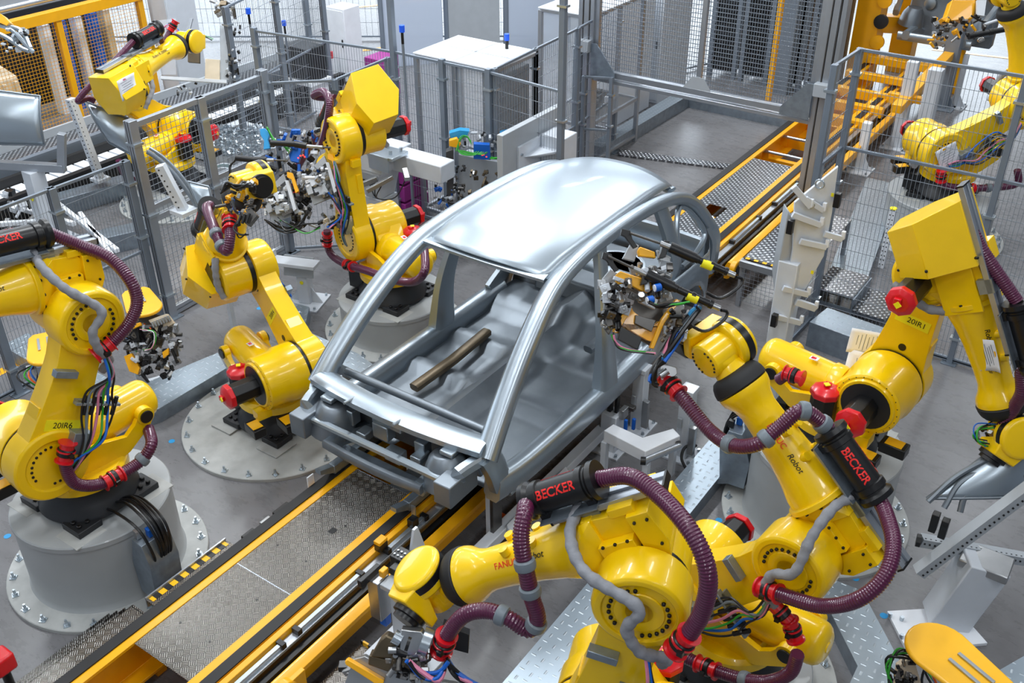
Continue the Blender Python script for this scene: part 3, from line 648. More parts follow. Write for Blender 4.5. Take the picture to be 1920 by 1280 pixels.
# tread platform right of the conveyor, bottom
t = thing('service_platform', 'tread plate platform with hazard striped edge beside the grey clamp post', 'platform', (-3.4, 2.6, 0))
b = MB(); b.box2((-3.72, 1.3, .2), (-3.1, 3.42, .212)); b.build('platform_deck', t, 'tread')
b = MB(); b.box2((-3.72, 3.42, .12), (-3.1, 3.435, .25)); h = b.build('platform_edge', t, 'hazardx')
b = MB(); b.box2((-3.72, 1.3, 0), (-3.1, 3.4, .19)); b.build('platform_frame', t, 'galvp')
# tread platform behind
t = thing('service_platform', 'dimpled tread platform with hazard edge behind the tall white jig post', 'platform', (-3.2, 10.4, 0))
b = MB(); b.box2((-3.62, 9.75, .6), (-2.95, 11.4, .612)); b.build('platform_deck', t, 'dots')
b = MB(); b.box2((-3.62, 9.74, .61), (-2.95, 9.78, .614)); b.build('hazard_stripe', t, 'hazardx')
for x in (-3.64, -3.0):
    for y in (9.72, 11.36): b = MB(); b.box2((x, y, 0), (x+.05, y+.05, .6)); b.build('platform_leg', t, 'alu')
b = MB(); b.box2((-3.64, 9.68, .52), (-2.95, 9.73, .6)); b.build('platform_rail', t, 'alu', bevel=.004)
b = MB()
for i in range(13): b.bar((-3.6+.05*i, 9.7, .1), (-3.6+.05*i, 9.7, .52), .003)
for i in range(9): b.bar((-3.6, 9.7, .1+.05*i), (-2.98, 9.7, .1+.05*i), .003)
b.build('mesh_guard', t, 'wire')
# steps right
t = thing('step_unit', 'dimpled metal step pair on the floor behind the wire mesh fence', 'steps', (-2.4, 10.4, 0))
b = MB(); b.box2((-2.9, 10.15, .27), (-2.45, 10.75, .285)); b.build('step', t, 'dots')
b = MB(); b.box2((-2.42, 10.1, .14), (-2.05, 10.7, .155)); b.build('step', t, 'dots')
b = MB(); b.box2((-2.9, 10.15, 0), (-2.88, 10.75, .27)); b.box2((-2.45, 10.13, 0), (-2.43, 10.75, .27)); b.box2((-2.9, 10.13, .1), (-2.05, 10.15, .14)); b.build('step_frame', t, 'galvp')

# ---------------------------------------------------------------- cable ducts on the floor
def duct(label, poly, h, mat='galv'):
    b = MB(); b.prism(poly, 0, h); cx = sum(p[0] for p in poly)/len(poly); cy = sum(p[1] for p in poly)/len(poly)
    t = thing('cable_duct', label, 'duct', (cx, cy, 0), 'galvanised floor ducts')
    b = MB(); b.prism(poly, h-.004, h+.001); b.build('cover', t, mat); b = MB(); b.prism(poly, 0, h-.0045); b.build('duct_body', t, 'galvp'); return t
def P_(pts, z): return [tuple(atz(x, y, z)[:2]) for x, y in pts]
duct('galvanised floor duct between the two left robots under the gripper stand', [(-7.9, 3.9), (-7.55, 3.9), (-7.3, 4.5), (-7.3, 5.35), (-7.6, 5.5), (-7.75, 4.8)], .16)
duct('galvanised duct running back from the low plate past the small sensor post', [(-7.9, 6.7), (-7.5, 6.75), (-7.2, 6.36), (-6.4, 6.34), (-5.2, 6.05), (-5.25, 5.75), (-6.3, 6.09), (-7.35, 6.1)], .14)
duct('galvanised floor duct at the far left behind the left robot', [(-9.6, 4.6), (-8.1, 4.55), (-8.1, 4.25), (-9.6, 4.3)], .16)
duct('wide galvanised duct between the conveyor and the bottom robot', [(-2.72, 2.9), (-2.72, 7.1), (-2.42, 7.1), (-2.42, 5.6), (-2.33, 5.4), (-2.33, 2.9)], .15)
duct('galvanised duct bending around the bottom pedestal on its right side', [(-2.3, 5.45), (-2.3, 5.75), (-1.4, 6.0), (-.95, 6.02), (-.5, 5.5), (-.5, 4.5), (-.72, 4.5), (-.74, 5.3), (-1.06, 5.66), (-1.5, 5.7)], .15)
duct('flat galvanised duct behind the right robot in front of the wire fence', [(-2.65, 9.35), (-2.6, 9.75), (-1.7, 9.65), (-1.75, 9.25)], .3)
duct('long galvanised duct running back behind the wire fence on the right', [(-3.5, 13.9), (-3.02, 13.9), (-2.5, 10.8), (-2.95, 10.8)], .14)
duct('galvanised duct on the floor at the bottom right beside the yellow lid', [(.0, 5.5), (.25, 6.0), (.8, 5.7), (.6, 5.2)], .3)
duct('galvanised duct border left of the polished floor behind the gate', [(-7.35, 12.6), (-7.12, 12.6), (-7.1, 15.5), (-5.2, 15.5), (-5.2, 15.75), (-7.35, 15.75)], .22)
duct('galvanised duct on the floor at the far left behind the mesh fence', [(-13.5, 4.9), (-13.1, 5.2), (-11.0, 4.9), (-11.0, 4.6)], .2)
b = MB(); p = [atz(1160, 283), atz(1375, 312), atz(1372, 320), atz(1160, 293)]; b.add([V((q.x, q.y, .0)) for q in p]+[V((q.x, q.y, .03)) for q in p], [(0, 1, 2, 3), (4, 5, 6, 7), (0, 1, 5, 4), (1, 2, 6, 5), (2, 3, 7, 6), (3, 0, 4, 7)])
tag(setorg(b.build('threshold_strip', None, 'dots'), (p[0].x, p[0].y, 0)), 'bright metal threshold strip across the floor left of the conveyor', 'strip')
# ---------------------------------------------------------------- car body
def sweep(b, path, w, h, up=(0, 0, 1), taper=None):
    pts = [V(p) for p in path]; n = len(pts); vs = []; fs = []; pr = [(-1, -.6), (-.6, -1), (.6, -1), (1, -.6), (1, .6), (.6, 1), (-.6, 1), (-1, .6)]
    for i, p in enumerate(pts):
        t = (pts[min(i+1, n-1)]-pts[max(i-1, 0)]).normalized(); e1 = t.cross(V(up)).normalized(); e2 = e1.cross(t); k = taper(i/(n-1)) if taper else 1
        vs += [p+e1*(x*w/2*k)+e2*(y*h/2*k) for x, y in pr]
    for i in range(n-1):
        for k in range(8): fs.append((i*8+k, i*8+(k+1) % 8, (i+1)*8+(k+1) % 8, (i+1)*8+k))
    fs += [tuple(range(8)), tuple(range((n-1)*8, n*8))]
    b.add(vs, fs); return b
def grid(b, rows, th=0):
    m = len(rows[0]); vs = [V(p) for r in rows for p in r]; fs = []
    for i in range(len(rows)-1):
        for j in range(m-1): fs.append((i*m+j, i*m+j+1, (i+1)*m+j+1, (i+1)*m+j))
    b.add(vs, fs); return b
def solid(o, t=.004, off=0):
    md = o.modifiers.new('thickness', 'SOLIDIFY'); md.thickness = t; md.offset = off; return o
def car():
    cx = -4.40; K = thing('car_body', 'bare silver car body shell without doors or bonnet riding on the yellow conveyor', 'car body', (cx, 4.2, .5))
    L = lambda x, y, z: V((cx+x, y, z))
    # roof panel
    rows = []; N = 24; Wn = 14
    for i in range(N+1):
        t = i/N; y = 5.92+2.2*t; zc = 2.12+.075*math.sin(PI*min(1, .12+.8*t))-.10*max(0, t-.8)**1.5*4-.12*max(0, .14-t)*2.5; hw = .62+.04*math.sin(PI*t)-.03*t
        rows.append([L(hw*(2*j/Wn-1), y-.1*(1-(2*j/Wn-1)**2)*(1-t)+.1*(1-(2*j/Wn-1)**2)*t, zc-.075*abs(2*j/Wn-1)**2.6) for j in range(Wn+1)])
    b = MB(); grid(b, rows); roof = solid(b.build('roof_panel', K, 'body', ang=60), .01, -1)
    for s in (-1, 1):
        b = MB(); e = [r[-1 if s > 0 else 0]+V((-s*.03, 0, .004)) for r in rows]; b.tube(e, .006, 6); b.build('roof_seam', roof, 'bodydark')
    for y, z, w in ((5.93, 2.03, .6), (8.1, 1.99, .6)):
        b = MB(); sweep(b, [L(x, y+.05*(1 if y > 7 else -1)*(1-(x/.6)**2)*1.3, z+.03*(1-(x/.6)**2)) for x in [-.6, -.4, -.2, 0, .2, .4, .6]], .12, .04); b.build('roof_header', K, 'body')
    for y in (6.5, 7.1, 7.6):
        b = MB(); sweep(b, [L(x, y, 2.07+.03*(1-(x/.6)**2)) for x in (-.6, -.3, 0, .3, .6)], .07, .02); b.build('roof_bow', K, 'bodydark')
    for s in (-1, 1):
        F = thing_part = bpy.data.objects.new('side_frame', None)
        b = MB()
        # a pillar + roof rail + d pillar as one ring
        ring = spline([L(s*.86, 4.72, 1.12), L(s*.82, 5.0, 1.4), L(s*.76, 5.4, 1.72), L(s*.70, 5.85, 1.98), L(s*.67, 6.3, 2.06), L(s*.66, 6.9, 2.08), L(s*.66, 7.5, 2.05), L(s*.67, 8.0, 1.96), L(s*.7, 8.35, 1.78), L(s*.76, 8.65, 1.45)], .06)
        sweep(b, ring, .11, .16, up=(s, 0, .3), taper=lambda t: 1+.25*abs(t-.5))
        # sill
        sweep(b, spline([L(s*.87, 4.78, .8), L(s*.9, 5.2, .76), L(s*.91, 6.2, .75), L(s*.9, 7.4, .76)], .1), .16, .24, up=(0, 0, 1))
        # hinge pillar
        sweep(b, spline([L(s*.86, 4.74, 1.15), L(s*.88, 4.8, 1.0), L(s*.89, 4.86, .8)], .05), .2, .11, up=(s, 0, 0))
        # b pillar
        sweep(b, spline([L(s*.68, 6.62, 2.04), L(s*.78, 6.52, 1.7), L(s*.87, 6.45, 1.3), L(s*.91, 6.42, .84)], .05), .16, .08, up=(s, 0, 0), taper=lambda t: 1+.9*t*t)
        # c pillar along the rear door opening
        sweep(b, spline([L(s*.68, 7.7, 2.0), L(s*.78, 7.75, 1.7), L(s*.85, 7.78, 1.4), L(s*.89, 7.55, 1.05), L(s*.9, 7.2, .85)], .05), .17, .08, up=(s, 0, 0))
        fr = b.build('side_frame', K, 'body', ang=60)
        # inner reinforcement lines along the sill
        b = MB(); b.tube([L(s*.95, 4.9, .69), L(s*.965, 6.2, .66), L(s*.955, 7.4, .67)], .018, 8); b.build('sill_flange', fr, 'bodydark')
        # quarter panel with wheel arch and quarter window opening
        q = []
        for i in range(13):
            t = i/12; y = 7.35+1.5*t; arch = 0
            d = (y-8.0)/.42; za = .62+(.46*math.sqrt(max(0, 1-d*d)) if abs(d) < 1 else 0)
            top = 1.32+.04*math.sin(PI*t)-.05*t; bx = .89+.05*math.sin(PI*min(1, t*1.1))-.16*max(0, t-.7)/.3
            q.append([L(s*(bx+.02*math.sin(PI*k/5)), y, za+(top-za)*k/5) for k in range(6)])
        b = MB(); grid(b, q); solid(b.build('quarter_panel', K, 'body', ang=60), .006)
        a = [L(s*.9, 8.0-.42*math.cos(PI*k/14), .62+.46*math.sin(PI*k/14)) for k in range(15)]
        b = MB(); grid(b, [a, [p-V((s*.28, 0, 0)) for p in a]]); solid(b.build('wheel_housing', K, 'bodydark', ang=60), .006)
        # quarter window frame
        b = MB(); w = spline([L(s*.86, 7.85, 1.36), L(s*.78, 7.9, 1.72), L(s*.72, 8.05, 1.86), L(s*.73, 8.3, 1.72), L(s*.8, 8.52, 1.42), L(s*.86, 8.2, 1.34), L(s*.87, 7.9, 1.34)], .05)
        b.tube(w, .028, 8); b.build('quarter_window_frame', fr, 'body')
        # upper fender rail, front rail and strut tower
        b = MB(); sweep(b, spline([L(s*.84, 4.75, 1.12), L(s*.78, 4.5, 1.1), L(s*.77, 4.5, 1.04), L(s*.75, 4.44, 1.02)], .06), .09, .1); b.build('fender_rail', K, 'body')
        b = MB(); sweep(b, spline([L(s*.42, 5.0, .72), L(s*.44, 4.7, .82), L(s*.46, 4.55, .86), L(s*.46, 4.4, .86)], .06), .1, .13); b.build('front_rail', K, 'body')
        b = MB(); b.lathe(L(s*.6, 4.58, .86), (-s*.12, .1, 1), [(0, .2), (.15, .17), (.24, .13), (.27, .1), (.27, .05)], 28); b.box(L(s*.74, 4.5, .98), (.16, .34, .2)); b.build('strut_tower', K, 'bodydark', bevel=.01)
        b = MB(); b.box(L(s*.62, 8.05, .95), (.16, .5, .3)); b.build('rear_tower', K, 'bodydark', bevel=.03)
    for s in (-1, 1):
        b = MB(); grid(b, [[L(s*.8, 4.76, 1.08), L(s*.76, 4.6, 1.06), L(s*.74, 4.46, 1.0)], [L(s*.6, 4.8, .95), L(s*.56, 4.62, .95), L(s*.56, 4.46, .92)], [L(s*.48, 4.84, .8), L(s*.46, 4.64, .84), L(s*.47, 4.42, .84)]]); solid(b.build('inner_fender', K, 'bodydark', ang=60), .006)
    for x, y, z, a, c, d in ((-.25, 4.6, .95, .1, .12, .08), (.08, 4.58, .9, .16, .1, .1), (.32, 4.6, .98, .1, .14, .06), (-.05, 4.66, 1.1, .3, .05, .06), (-.6, 4.62, 1.17, .12, .16, .04), (.62, 4.62, 1.17, .12, .16, .04)): b = MB(); b.box(L(x, y, z), (a, c, d)); b.build('bay_bracket', K, 'body', bevel=.01)
    # cowl, firewall, dash beam
    b = MB(); sweep(b, [L(x, 4.74-.1*(1-(x/.84)**2), 1.2+.03*(1-(x/.84)**2)) for x in [-.84, -.6, -.3, 0, .3, .6, .84]], .2, .08); b.build('cowl_panel', K, 'body')
    b = MB(); b.hull([L(x, y, z) for x in (-.72, .72) for y, z in ((4.7, 1.18), (4.78, 1.18), (4.84, .78), (4.9, .78))]); b.build('firewall', K, 'bodydark', bevel=.02)
    b = MB(); b.cyl(L(-.78, 4.98, 1.14), L(.78, 4.98, 1.14), .035, n=16); b.build('dash_beam', K, 'bodydark')
    for x, w in ((-.45, .12), (-.1, .16), (.3, .1), (.55, .14)): b = MB(); b.box(L(x, 4.66, 1.02), (w, .1, .14)); b.build('firewall_bracket', K, 'body', bevel=.01)
    for x in (-.35, .15): b = MB(); b.cyl(L(x, 4.72, 1.24), L(x, 4.5, 1.27), .012, n=8); b.build('locating_pin', K, 'bolt')
    b = MB(); sweep(b, [L(x, 4.4-.04*(1-(x/.6)**2), .88) for x in (-.5, -.25, 0, .25, .5)], .06, .08); b.build('front_cross_beam', K, 'bodydark')
    b = MB(); sweep(b, [L(x, 4.44, 1.02) for x in (-.68, -.3, 0, .3, .68)], .06, .05); b.build('radiator_beam', K, 'body')
    # floor pan with beads and tunnel
    rows = []
    for i in range(31):
        y = 4.84+2.75*i/30; r = []
        for j in range(33):
            x = -.86+1.72*j/32; z = .7+(.14*max(0, 1-abs(x)/.17)**.5 if abs(x) < .17 else 0)
            if i in (11, 12) and abs(x) > .16: z += .06
            if i in (18, 19) and abs(x) > .16: z += .05
            if y > 7.05: z += .12*min(1, (y-7.05)/.15)
            r.append(L(x, y, z))
        rows.append(r)
    b = MB(); grid(b, rows); solid(b.build('floor_pan', K, 'bodydark', ang=45), .004)
    b = MB(); b.hull([L(x, y, z) for x in (-.6, .6) for y, z in ((7.55, .8), (7.6, 1.0), (8.6, .98), (8.75, .84))]); b.build('boot_floor', K, 'bodydark', bevel=.03)
    b = MB(); b.lathe(L(.0, 8.2, .99), (0, 0, 1), [(0, .3), (.004, .28), (-.0, .26)], 32); b.build('spare_wheel_well', K, 'body')
    for y in (7.5,):
        b = MB(); sweep(b, [L(x, y, 1.25+.05*(1-(x/.7)**2)) for x in (-.72, -.3, 0, .3, .72)], .16, .05); b.build('rear_shelf', K, 'body')
    # tail
    b = MB(); sweep(b, [L(x, 8.82+.06*(1-(x/.7)**2), .98) for x in (-.72, -.3, 0, .3, .72)], .1, .42); b.build('rear_panel', K, 'body')
    for s in (-1, 1):
        b = MB(); sweep(b, spline([L(s*.76, 8.62, 1.5), L(s*.78, 8.78, 1.25), L(s*.74, 8.86, .85)], .06), .16, .14, up=(s, 0, 0)); b.build('rear_corner', K, 'body')
    for x, y, m in ((-.5, 5.5, 'brown'), (.45, 6.9, 'bodydark')):
        b = MB(); sweep(b, [L(x, y, .78), L(x+.05, y+.5, .82), L(x, y+1.1, .8)], .1, .07); b.build('seat_runner', K, m)
    # carrier skid
    S = thing('carrier_skid', 'narrow steel skid carrying the car body over the conveyor', 'skid', (-4.53, 4.2, .5))
    for x in (-4.93, -4.13):
        b = MB(); b.box2((x-.035, 4.45, .513), (x+.035, 8.75, .6)); b.build('skid_runner', S, 'galvp', bevel=.006)
        b = MB(); b.prism([(4.45, .6), (4.3, .65), (4.3, .61), (4.45, .53)], x-.03, x+.03, 'x'); b.build('runner_nose', S, 'galvp')
    for y in (4.6, 5.6, 6.8, 8.1): b = MB(); b.box2((-4.97, y, .6), (-4.09, y+.08, .66)); b.build('skid_cross_bar', S, 'galvp', bevel=.005)
car()
# ---------------------------------------------------------------- hoses and cables of the robots
def path_px(I, pts, lat):
    """picture points laid on planes parallel to the robot's arm at the given sideways distances"""
    out = []
    for k, p in enumerate(pts):
        l = p[2] if len(p) > 2 else lat
        out.append(atp(p[0], p[1], I['B']+I['s']*l, I['s']))
    return out
def dress(I, pts, lat=.4, r=.045, start=None, end=None, reds=(), greys=()):
    P = path_px(I, pts, lat)
    if start is not None: P = [start]+P
    if end is not None: P = P+[end]
    h = hose('hose', P, r, I['R'])
    S = even(spline(P, .01), .01)
    for lst, fn in ((reds, 'r'), (greys, 'g')):
        for t in lst:
            i = int(t*(len(S)-2)); i = max(1, min(len(S)-2, i)); ax = S[i+1]-S[i-1]
            if fn == 'r': redclamp(S[i], ax, r, I['s'], I['R'])
            else: clampring(S[i], ax, r, .06, I['R'])
    return h
dress(R1, [(150, 460, .1), (205, 484, .25), (243, 525, .4), (257, 565, .45), (243, 605, .45), (212, 640, .42), (182, 664, .4)], start=R1['t0'], reds=(.97,))
dress(R1, [(127, 830), (122, 868), (140, 905), (185, 908), (232, 885), (266, 862), (284, 832), (278, 803, .2)], .42, reds=(.06, .52), greys=(.72,))
dress(R2, [(388, 392, -.15), (402, 428, -.3), (414, 458, -.35), (426, 470, -.35), (431, 445, -.3), (430, 408, -.2)], start=R2['t1'], reds=(.96,), greys=(.62, .72))
dress(R2, [(567, 645), (580, 676), (580, 705), (572, 722)], .38, reds=(.08,))
dress(R3, [(590, 180, .1), (606, 172, .2), (618, 190, .3), (614, 230, .35), (603, 275, .35)], start=R3['t0'], r=.042)
dress(R3, [(553, 325, .1), (556, 378, .1)], start=R3['t1'], r=.042, reds=(.95,))
dress(R3, [(613, 432), (617, 470), (642, 492), (690, 508), (735, 524), (775, 528), (796, 508), (796, 470, .1)], .4, r=.042, reds=(.04, .25), greys=(.5,))
dress(R4, [(208, 122, .1), (178, 152, .2), (152, 180, .35), (147, 190, .4), (165, 184, .4), (178, 190, .35)], start=R4['t0'], r=.04)
dress(R4, [(305, 80, .1), (318, 60, .05), (328, 42, .0)], start=R4['t1'], r=.04, reds=(.95,))
dress(R4, [(222, 300), (232, 325), (258, 338), (290, 330)], .35, r=.04)
dress(R5, [(1842, 470, -.15), (1822, 430, -.1), (1800, 405, .1)], start=R5['t0'])
dress(R5, [(1917, 690, -.15), (1916, 735, -.15), (1900, 765, -.1), (1880, 800, -.1)], start=R5['t1'])
dress(R5, [(1460, 712), (1478, 702), (1500, 708)], -.42, reds=(.8,))
dress(R6, [(1505, 770, .1), (1462, 800, .2), (1420, 832, .3), (1372, 834, .3), (1330, 806, .25), (1285, 752, .2), (1250, 712, .15)], start=R6['t1'], reds=(.97,), greys=(.16, .36, .56, .04))
dress(R6, [(1662, 965, .1), (1675, 1020, .25), (1660, 1078, .4), (1612, 1122, .5), (1545, 1136, .5), (1475, 1118, .48), (1425, 1100, .45)], start=R6['t0'], reds=(.97,))
dress(R6, [(1462, 1145), (1482, 1170), (1492, 1200)], .36, reds=(.1, .7), r=.04)
dress(R6, [(1246, 1212), (1302, 1240), (1362, 1264), (1430, 1278), (1480, 1262), (1496, 1225)], .5, r=.043, reds=(.28,), greys=(.52,))
dress(R7, [(984, 960, .15), (977, 1010, .25), (985, 1062, .3), (996, 1115, .32), (1008, 1160, .32), (990, 1180, .32), (955, 1160, .32), (915, 1145, .3), (872, 1152, .3), (842, 1185, .3), (828, 1218, .3)], start=R7['t1'], reds=(.98,), greys=(.27, .37, .52, .66))
dress(R7, [(1180, 893, .05), (1232, 925, .15), (1282, 978, .3), (1316, 1035, .4), (1328, 1092, .45), (1315, 1150, .45), (1290, 1190, .45), (1266, 1218, .45)], start=R7['t0'], reds=(.97,))
robot_bundle(R1, 7, 1); robot_bundle(R2, 6, 2); robot_bundle(R3, 6, 3); robot_bundle(R6, 7, 4); robot_bundle(R7, 4, 5)
# cable boxes at the foot of the pedestals
def footbox(label, x, y, az, z, n=6, seed=1):
    rnd = random.Random(seed); t = thing('cable_tray', label, 'cable tray', (x, y, 0)); c, s = math.cos(rad(az)), math.sin(rad(az)); T = frame(V((x, y, 0)), V((c, s, 0)), V((-s, c, 0)), V((0, 0, 1)))
    b = MB(T); b.prism([(-.1, .12), (.12, .12), (.16, z-.1), (.1, z+.08), (-.02, z+.08), (-.12, z-.2)], -.12, .12, 'y'); b.build('tray', t, 'galvp', bevel=.003)
    b = MB(T); b.hull([(.05, -.12, .12), (.3, -.14, .02), (.3, .14, .02), (.05, .12, .12), (.05, -.12, .2), (.05, .12, .2)]); b.build('tray_foot', t, 'galvp')
    for k in range(n):
        o = rnd.uniform(-.1, .1); b = MB(T); b.tube(even(spline([(-.45, o, z+.12), (-.2, o*1.2, z+.22+.05*k/n), (.06+.05*rnd.random(), o, z+.2), (.16, o*.8, z-.02), (.05, o*.5, z-.2)], .02), .025), .011, 6); b.build('cable', t, 'black')
    for k in range(3): b = MB(T); b.box((.0+.05*k, -.08+.07*k, z+.12), (.05, .04, .07)); b.build('connector', t, ('steel', 'blue', 'black')[k], bevel=.003)
    return t
footbox('galvanised cable tray with black cables on the tall pedestal at the bottom left', -5.42, 3.02, -6, .62, 8, 2)
footbox('cable tray with plugs beside the low round plate next to the car', -5.58, 5.42, 10, .3, 6, 5)
footbox('cable tray standing at the tall pedestal under the right robot', -2.3, 6.75, 185, .6, 5, 7)
# ---------------------------------------------------------------- fences and gate
def mesh_panel(name, parent, a, b_, z0, z1, dx=.05, dz=.2, r=.0016, mat='wire'):
    a = V((a[0], a[1], 0)); c = V((b_[0], b_[1], 0)); l = (c-a).length; u = (c-a)/l; m = MB(); n = max(2, int(l/dx)); k = max(1, int((z1-z0)/dz))
    R = Matrix((u, V((0, 0, 1)).cross(u), V((0, 0, 1)))).transposed()
    for i in range(n+1): p = a+u*(l*i/n); m.box(p+V((0, 0, (z0+z1)/2)), (2*r, 2*r, z1-z0), R)
    for j in range(k+1): m.box((a+c)/2+V((0, 0, z0+(z1-z0)*j/k)), (l, 2.4*r, 2.4*r), R)
    return m.build(name, parent, mat)
def fence(label, posts, ztops, rails, z0=.05, pw=.06, dx=.045, dz=.18, r=.0016, mat='fencegrey', panel_top=None, rw=.03, cat='fence', group=None, clear=False, depth=None):
    X = thing('mesh_fence', label, cat, (posts[0][0], posts[0][1], 0), group)
    if not isinstance(ztops, (list, tuple)): ztops = [ztops]*len(posts)
    for (x, y), zt in zip(posts, ztops):
        b = MB(); b.box2((x-pw/2, y-(depth or pw)/2, 0), (x+pw/2, y+(depth or pw)/2, zt)); p = b.build('fence_post', X, mat, bevel=.004)
        if mat == 'alu' or pw > .07:
            for s in (-1, 1):
                g = MB(); g.box2((x+s*pw*.2-.004, y-(depth or pw)/2-.002, 0), (x+s*pw*.2+.004, y+(depth or pw)/2+.002, zt)); g.build('post_groove', p, 'darksteel')
        b = MB(); b.box((x, y, .006), (pw+.09, pw+.09, .012)); b.build('post_foot', p, 'galvp')
        for z in (.3, zt*.55, zt-.25): b = MB(); b.box((x, y, z), (pw+.05, pw+.02, .025)); b.build('fence_clip', p, 'bolt')
    for i in range(len(posts)-1):
        a, c = posts[i], posts[i+1]; zt = panel_top if panel_top else min(ztops[i], ztops[i+1])
        for z in list(rails)+[zt]:
            b = MB(); b.bar((a[0], a[1], z-rw/2), (c[0], c[1], z-rw/2), rw, rw); b.build('fence_rail', X, mat, bevel=.003)
        zz = [z0]+list(rails)+[zt]
        for za, zb in zip(zz, zz[1:]): mesh_panel('mesh_panel', X, a, c, za, zb-.02, dx, dz, r)
        b = MB(); b.bar((a[0], a[1], z0), (c[0], c[1], z0), rw, rw); b.build('fence_rail', X, mat)
        if clear: b = MB(); b.bar((a[0], a[1], 1.0), (c[0], c[1], 1.0), .004, 1.9); b.build('clear_sheet', X, 'clear')
    return X
fence('grey wire mesh fence behind the right robot with a tall corner post', [(-2.81, 9.25), (-2.79, 9.89), (-1.28, 9.89), (.25, 9.89)], 3.07, (.05, 2.08), dx=.04, r=.0019)
fence('aluminium framed mesh fence with a heavy double middle rail behind the gripper', [(-8.82, 5.87), (-8.87, 6.8), (-8.9, 7.75)], [2.33, 2.3, 2.35], (.12, 1.25, 1.38), mat='alu', pw=.1, rw=.06, dx=.06, dz=.06, r=.002)
fence('low wire mesh fence at the left edge in front of the pallets', [(-8.88, 5.75), (-8.9, 4.9), (-8.9, 4.0), (-8.9, 3.1)], 1.92, (.08, .9), dx=.035, r=.0016, mat='fencegrey', pw=.08)
fence('grey mesh fence in front of the enclosure with the white roof', [(-10.6, 9.2), (-8.42, 9.5), (-7.65, 9.5), (-6.95, 9.5), (-5.85, 9.38)], [2.25, 3.4, 2.25, 2.25, 3.4], (.9,), panel_top=2.22, dx=.04, r=.0017, pw=.07)
fence('mesh fence running back from the tall post left of the gate', [(-6.9, 9.55), (-6.95, 10.5), (-7.0, 11.6), (-7.15, 13.0)], 2.25, (.9,), dx=.05, r=.0017, pw=.06)
fence('short mesh fence behind the stand with the black nutrunners', [(-8.85, 7.8), (-8.3, 8.3), (-8.35, 9.3)], 2.2, (.9,), dx=.06, r=.0017, pw=.06)
fence('long pale mesh fence across the far left background', [(-20.5, 11.5), (-18, 13.2), (-15.5, 14.9), (-13, 16.6), (-10.5, 18.3)], 2.3, (1.2,), dx=.12, dz=.25, r=.003, pw=.1)
fence('mesh fence with clear sheets left of the white column', [(-11.6, 9.6), (-12.0, 10.9), (-12.3, 12.2)], 2.3, (1.1,), dx=.05, r=.0017, pw=.08)
fence('mesh fence behind the gate on the left of the black racks', [(-8.8, 15.6), (-8.1, 17.2), (-7.4, 18.8)], 3.2, (1.6,), dx=.06, dz=.12, r=.0022, pw=.08)
# lifting gate
def gate():
    G = thing('lift_gate', 'tall aluminium lift gate with a wire mesh leaf spanning the conveyor', 'gate', (-5.4, 12.1, 0)); Y = 12.1
    for x in (-7.13, -3.74):
        for dx, w in ((-.09, .07), (0, .08), (.09, .06)):
            b = MB(); b.box2((x+dx-w/2, Y-.08, 0), (x+dx+w/2, Y+.08, 4.2)); p = b.build('gate_post', G, 'alu', bevel=.006)
        for dx in (-.05, .05): b = MB(); b.box2((x+dx-.006, Y-.084, 0), (x+dx+.006, Y+.084, 4.2)); b.build('guide_groove', G, 'darksteel')
        b = MB(); b.box((x, Y-.12, 1.9), (.2, .12, .16)); b.build('lift_carriage', G, 'mgrey', bevel=.008)
        s = 1 if x < -5 else -1
        b = MB(); b.prism([(x+s*.12, 1.5), (x+s*.5, 1.5), (x+s*.5, 1.6), (x+s*.2, 1.95), (x+s*.12, 1.95)], Y-.12, Y-.1, 'y'); b.build('corner_bracket', G, 'galvp')
        b = MB(); b.box((x-s*.12, Y-.14, 1.0), (.05, .05, 1.7)); b.build('cable_conduit', G, 'galvp', bevel=.01)
    b = MB(); b.box2((-7.0, Y-.05, 1.5), (-3.85, Y+.03, 1.58)); b.build('gate_rail', G, 'alu', bevel=.006)
    b = MB(); b.box2((-7.0, Y-.06, 1.42), (-3.85, Y+.04, 1.47)); b.build('gate_rail', G, 'alu', bevel=.006)
    for x in (-6.98, -5.42, -3.9): b = MB(); b.box2((x-.035, Y-.04, 1.58), (x+.035, Y+.03, 4.2)); b.build('leaf_post', G, 'alu', bevel=.006)
    b = MB(); b.prism([(-5.62, 1.58), (-5.22, 1.58), (-5.34, 1.74), (-5.5, 1.74)], Y-.05, Y-.04, 'y'); b.build('corner_bracket', G, 'mgrey')
    for a, c in ((-6.95, -5.45), (-5.39, -3.92)): mesh_panel('mesh_panel', G, (a, Y-.01), (c, Y-.01), 1.6, 4.2, .034, .055, .003, 'fencegrey')
gate()
fence('narrow mesh fence section beside the left gate post', [(-7.0, 11.8), (-6.65, 11.95)], 1.55, (.8,), dx=.05, r=.0018, pw=.05)
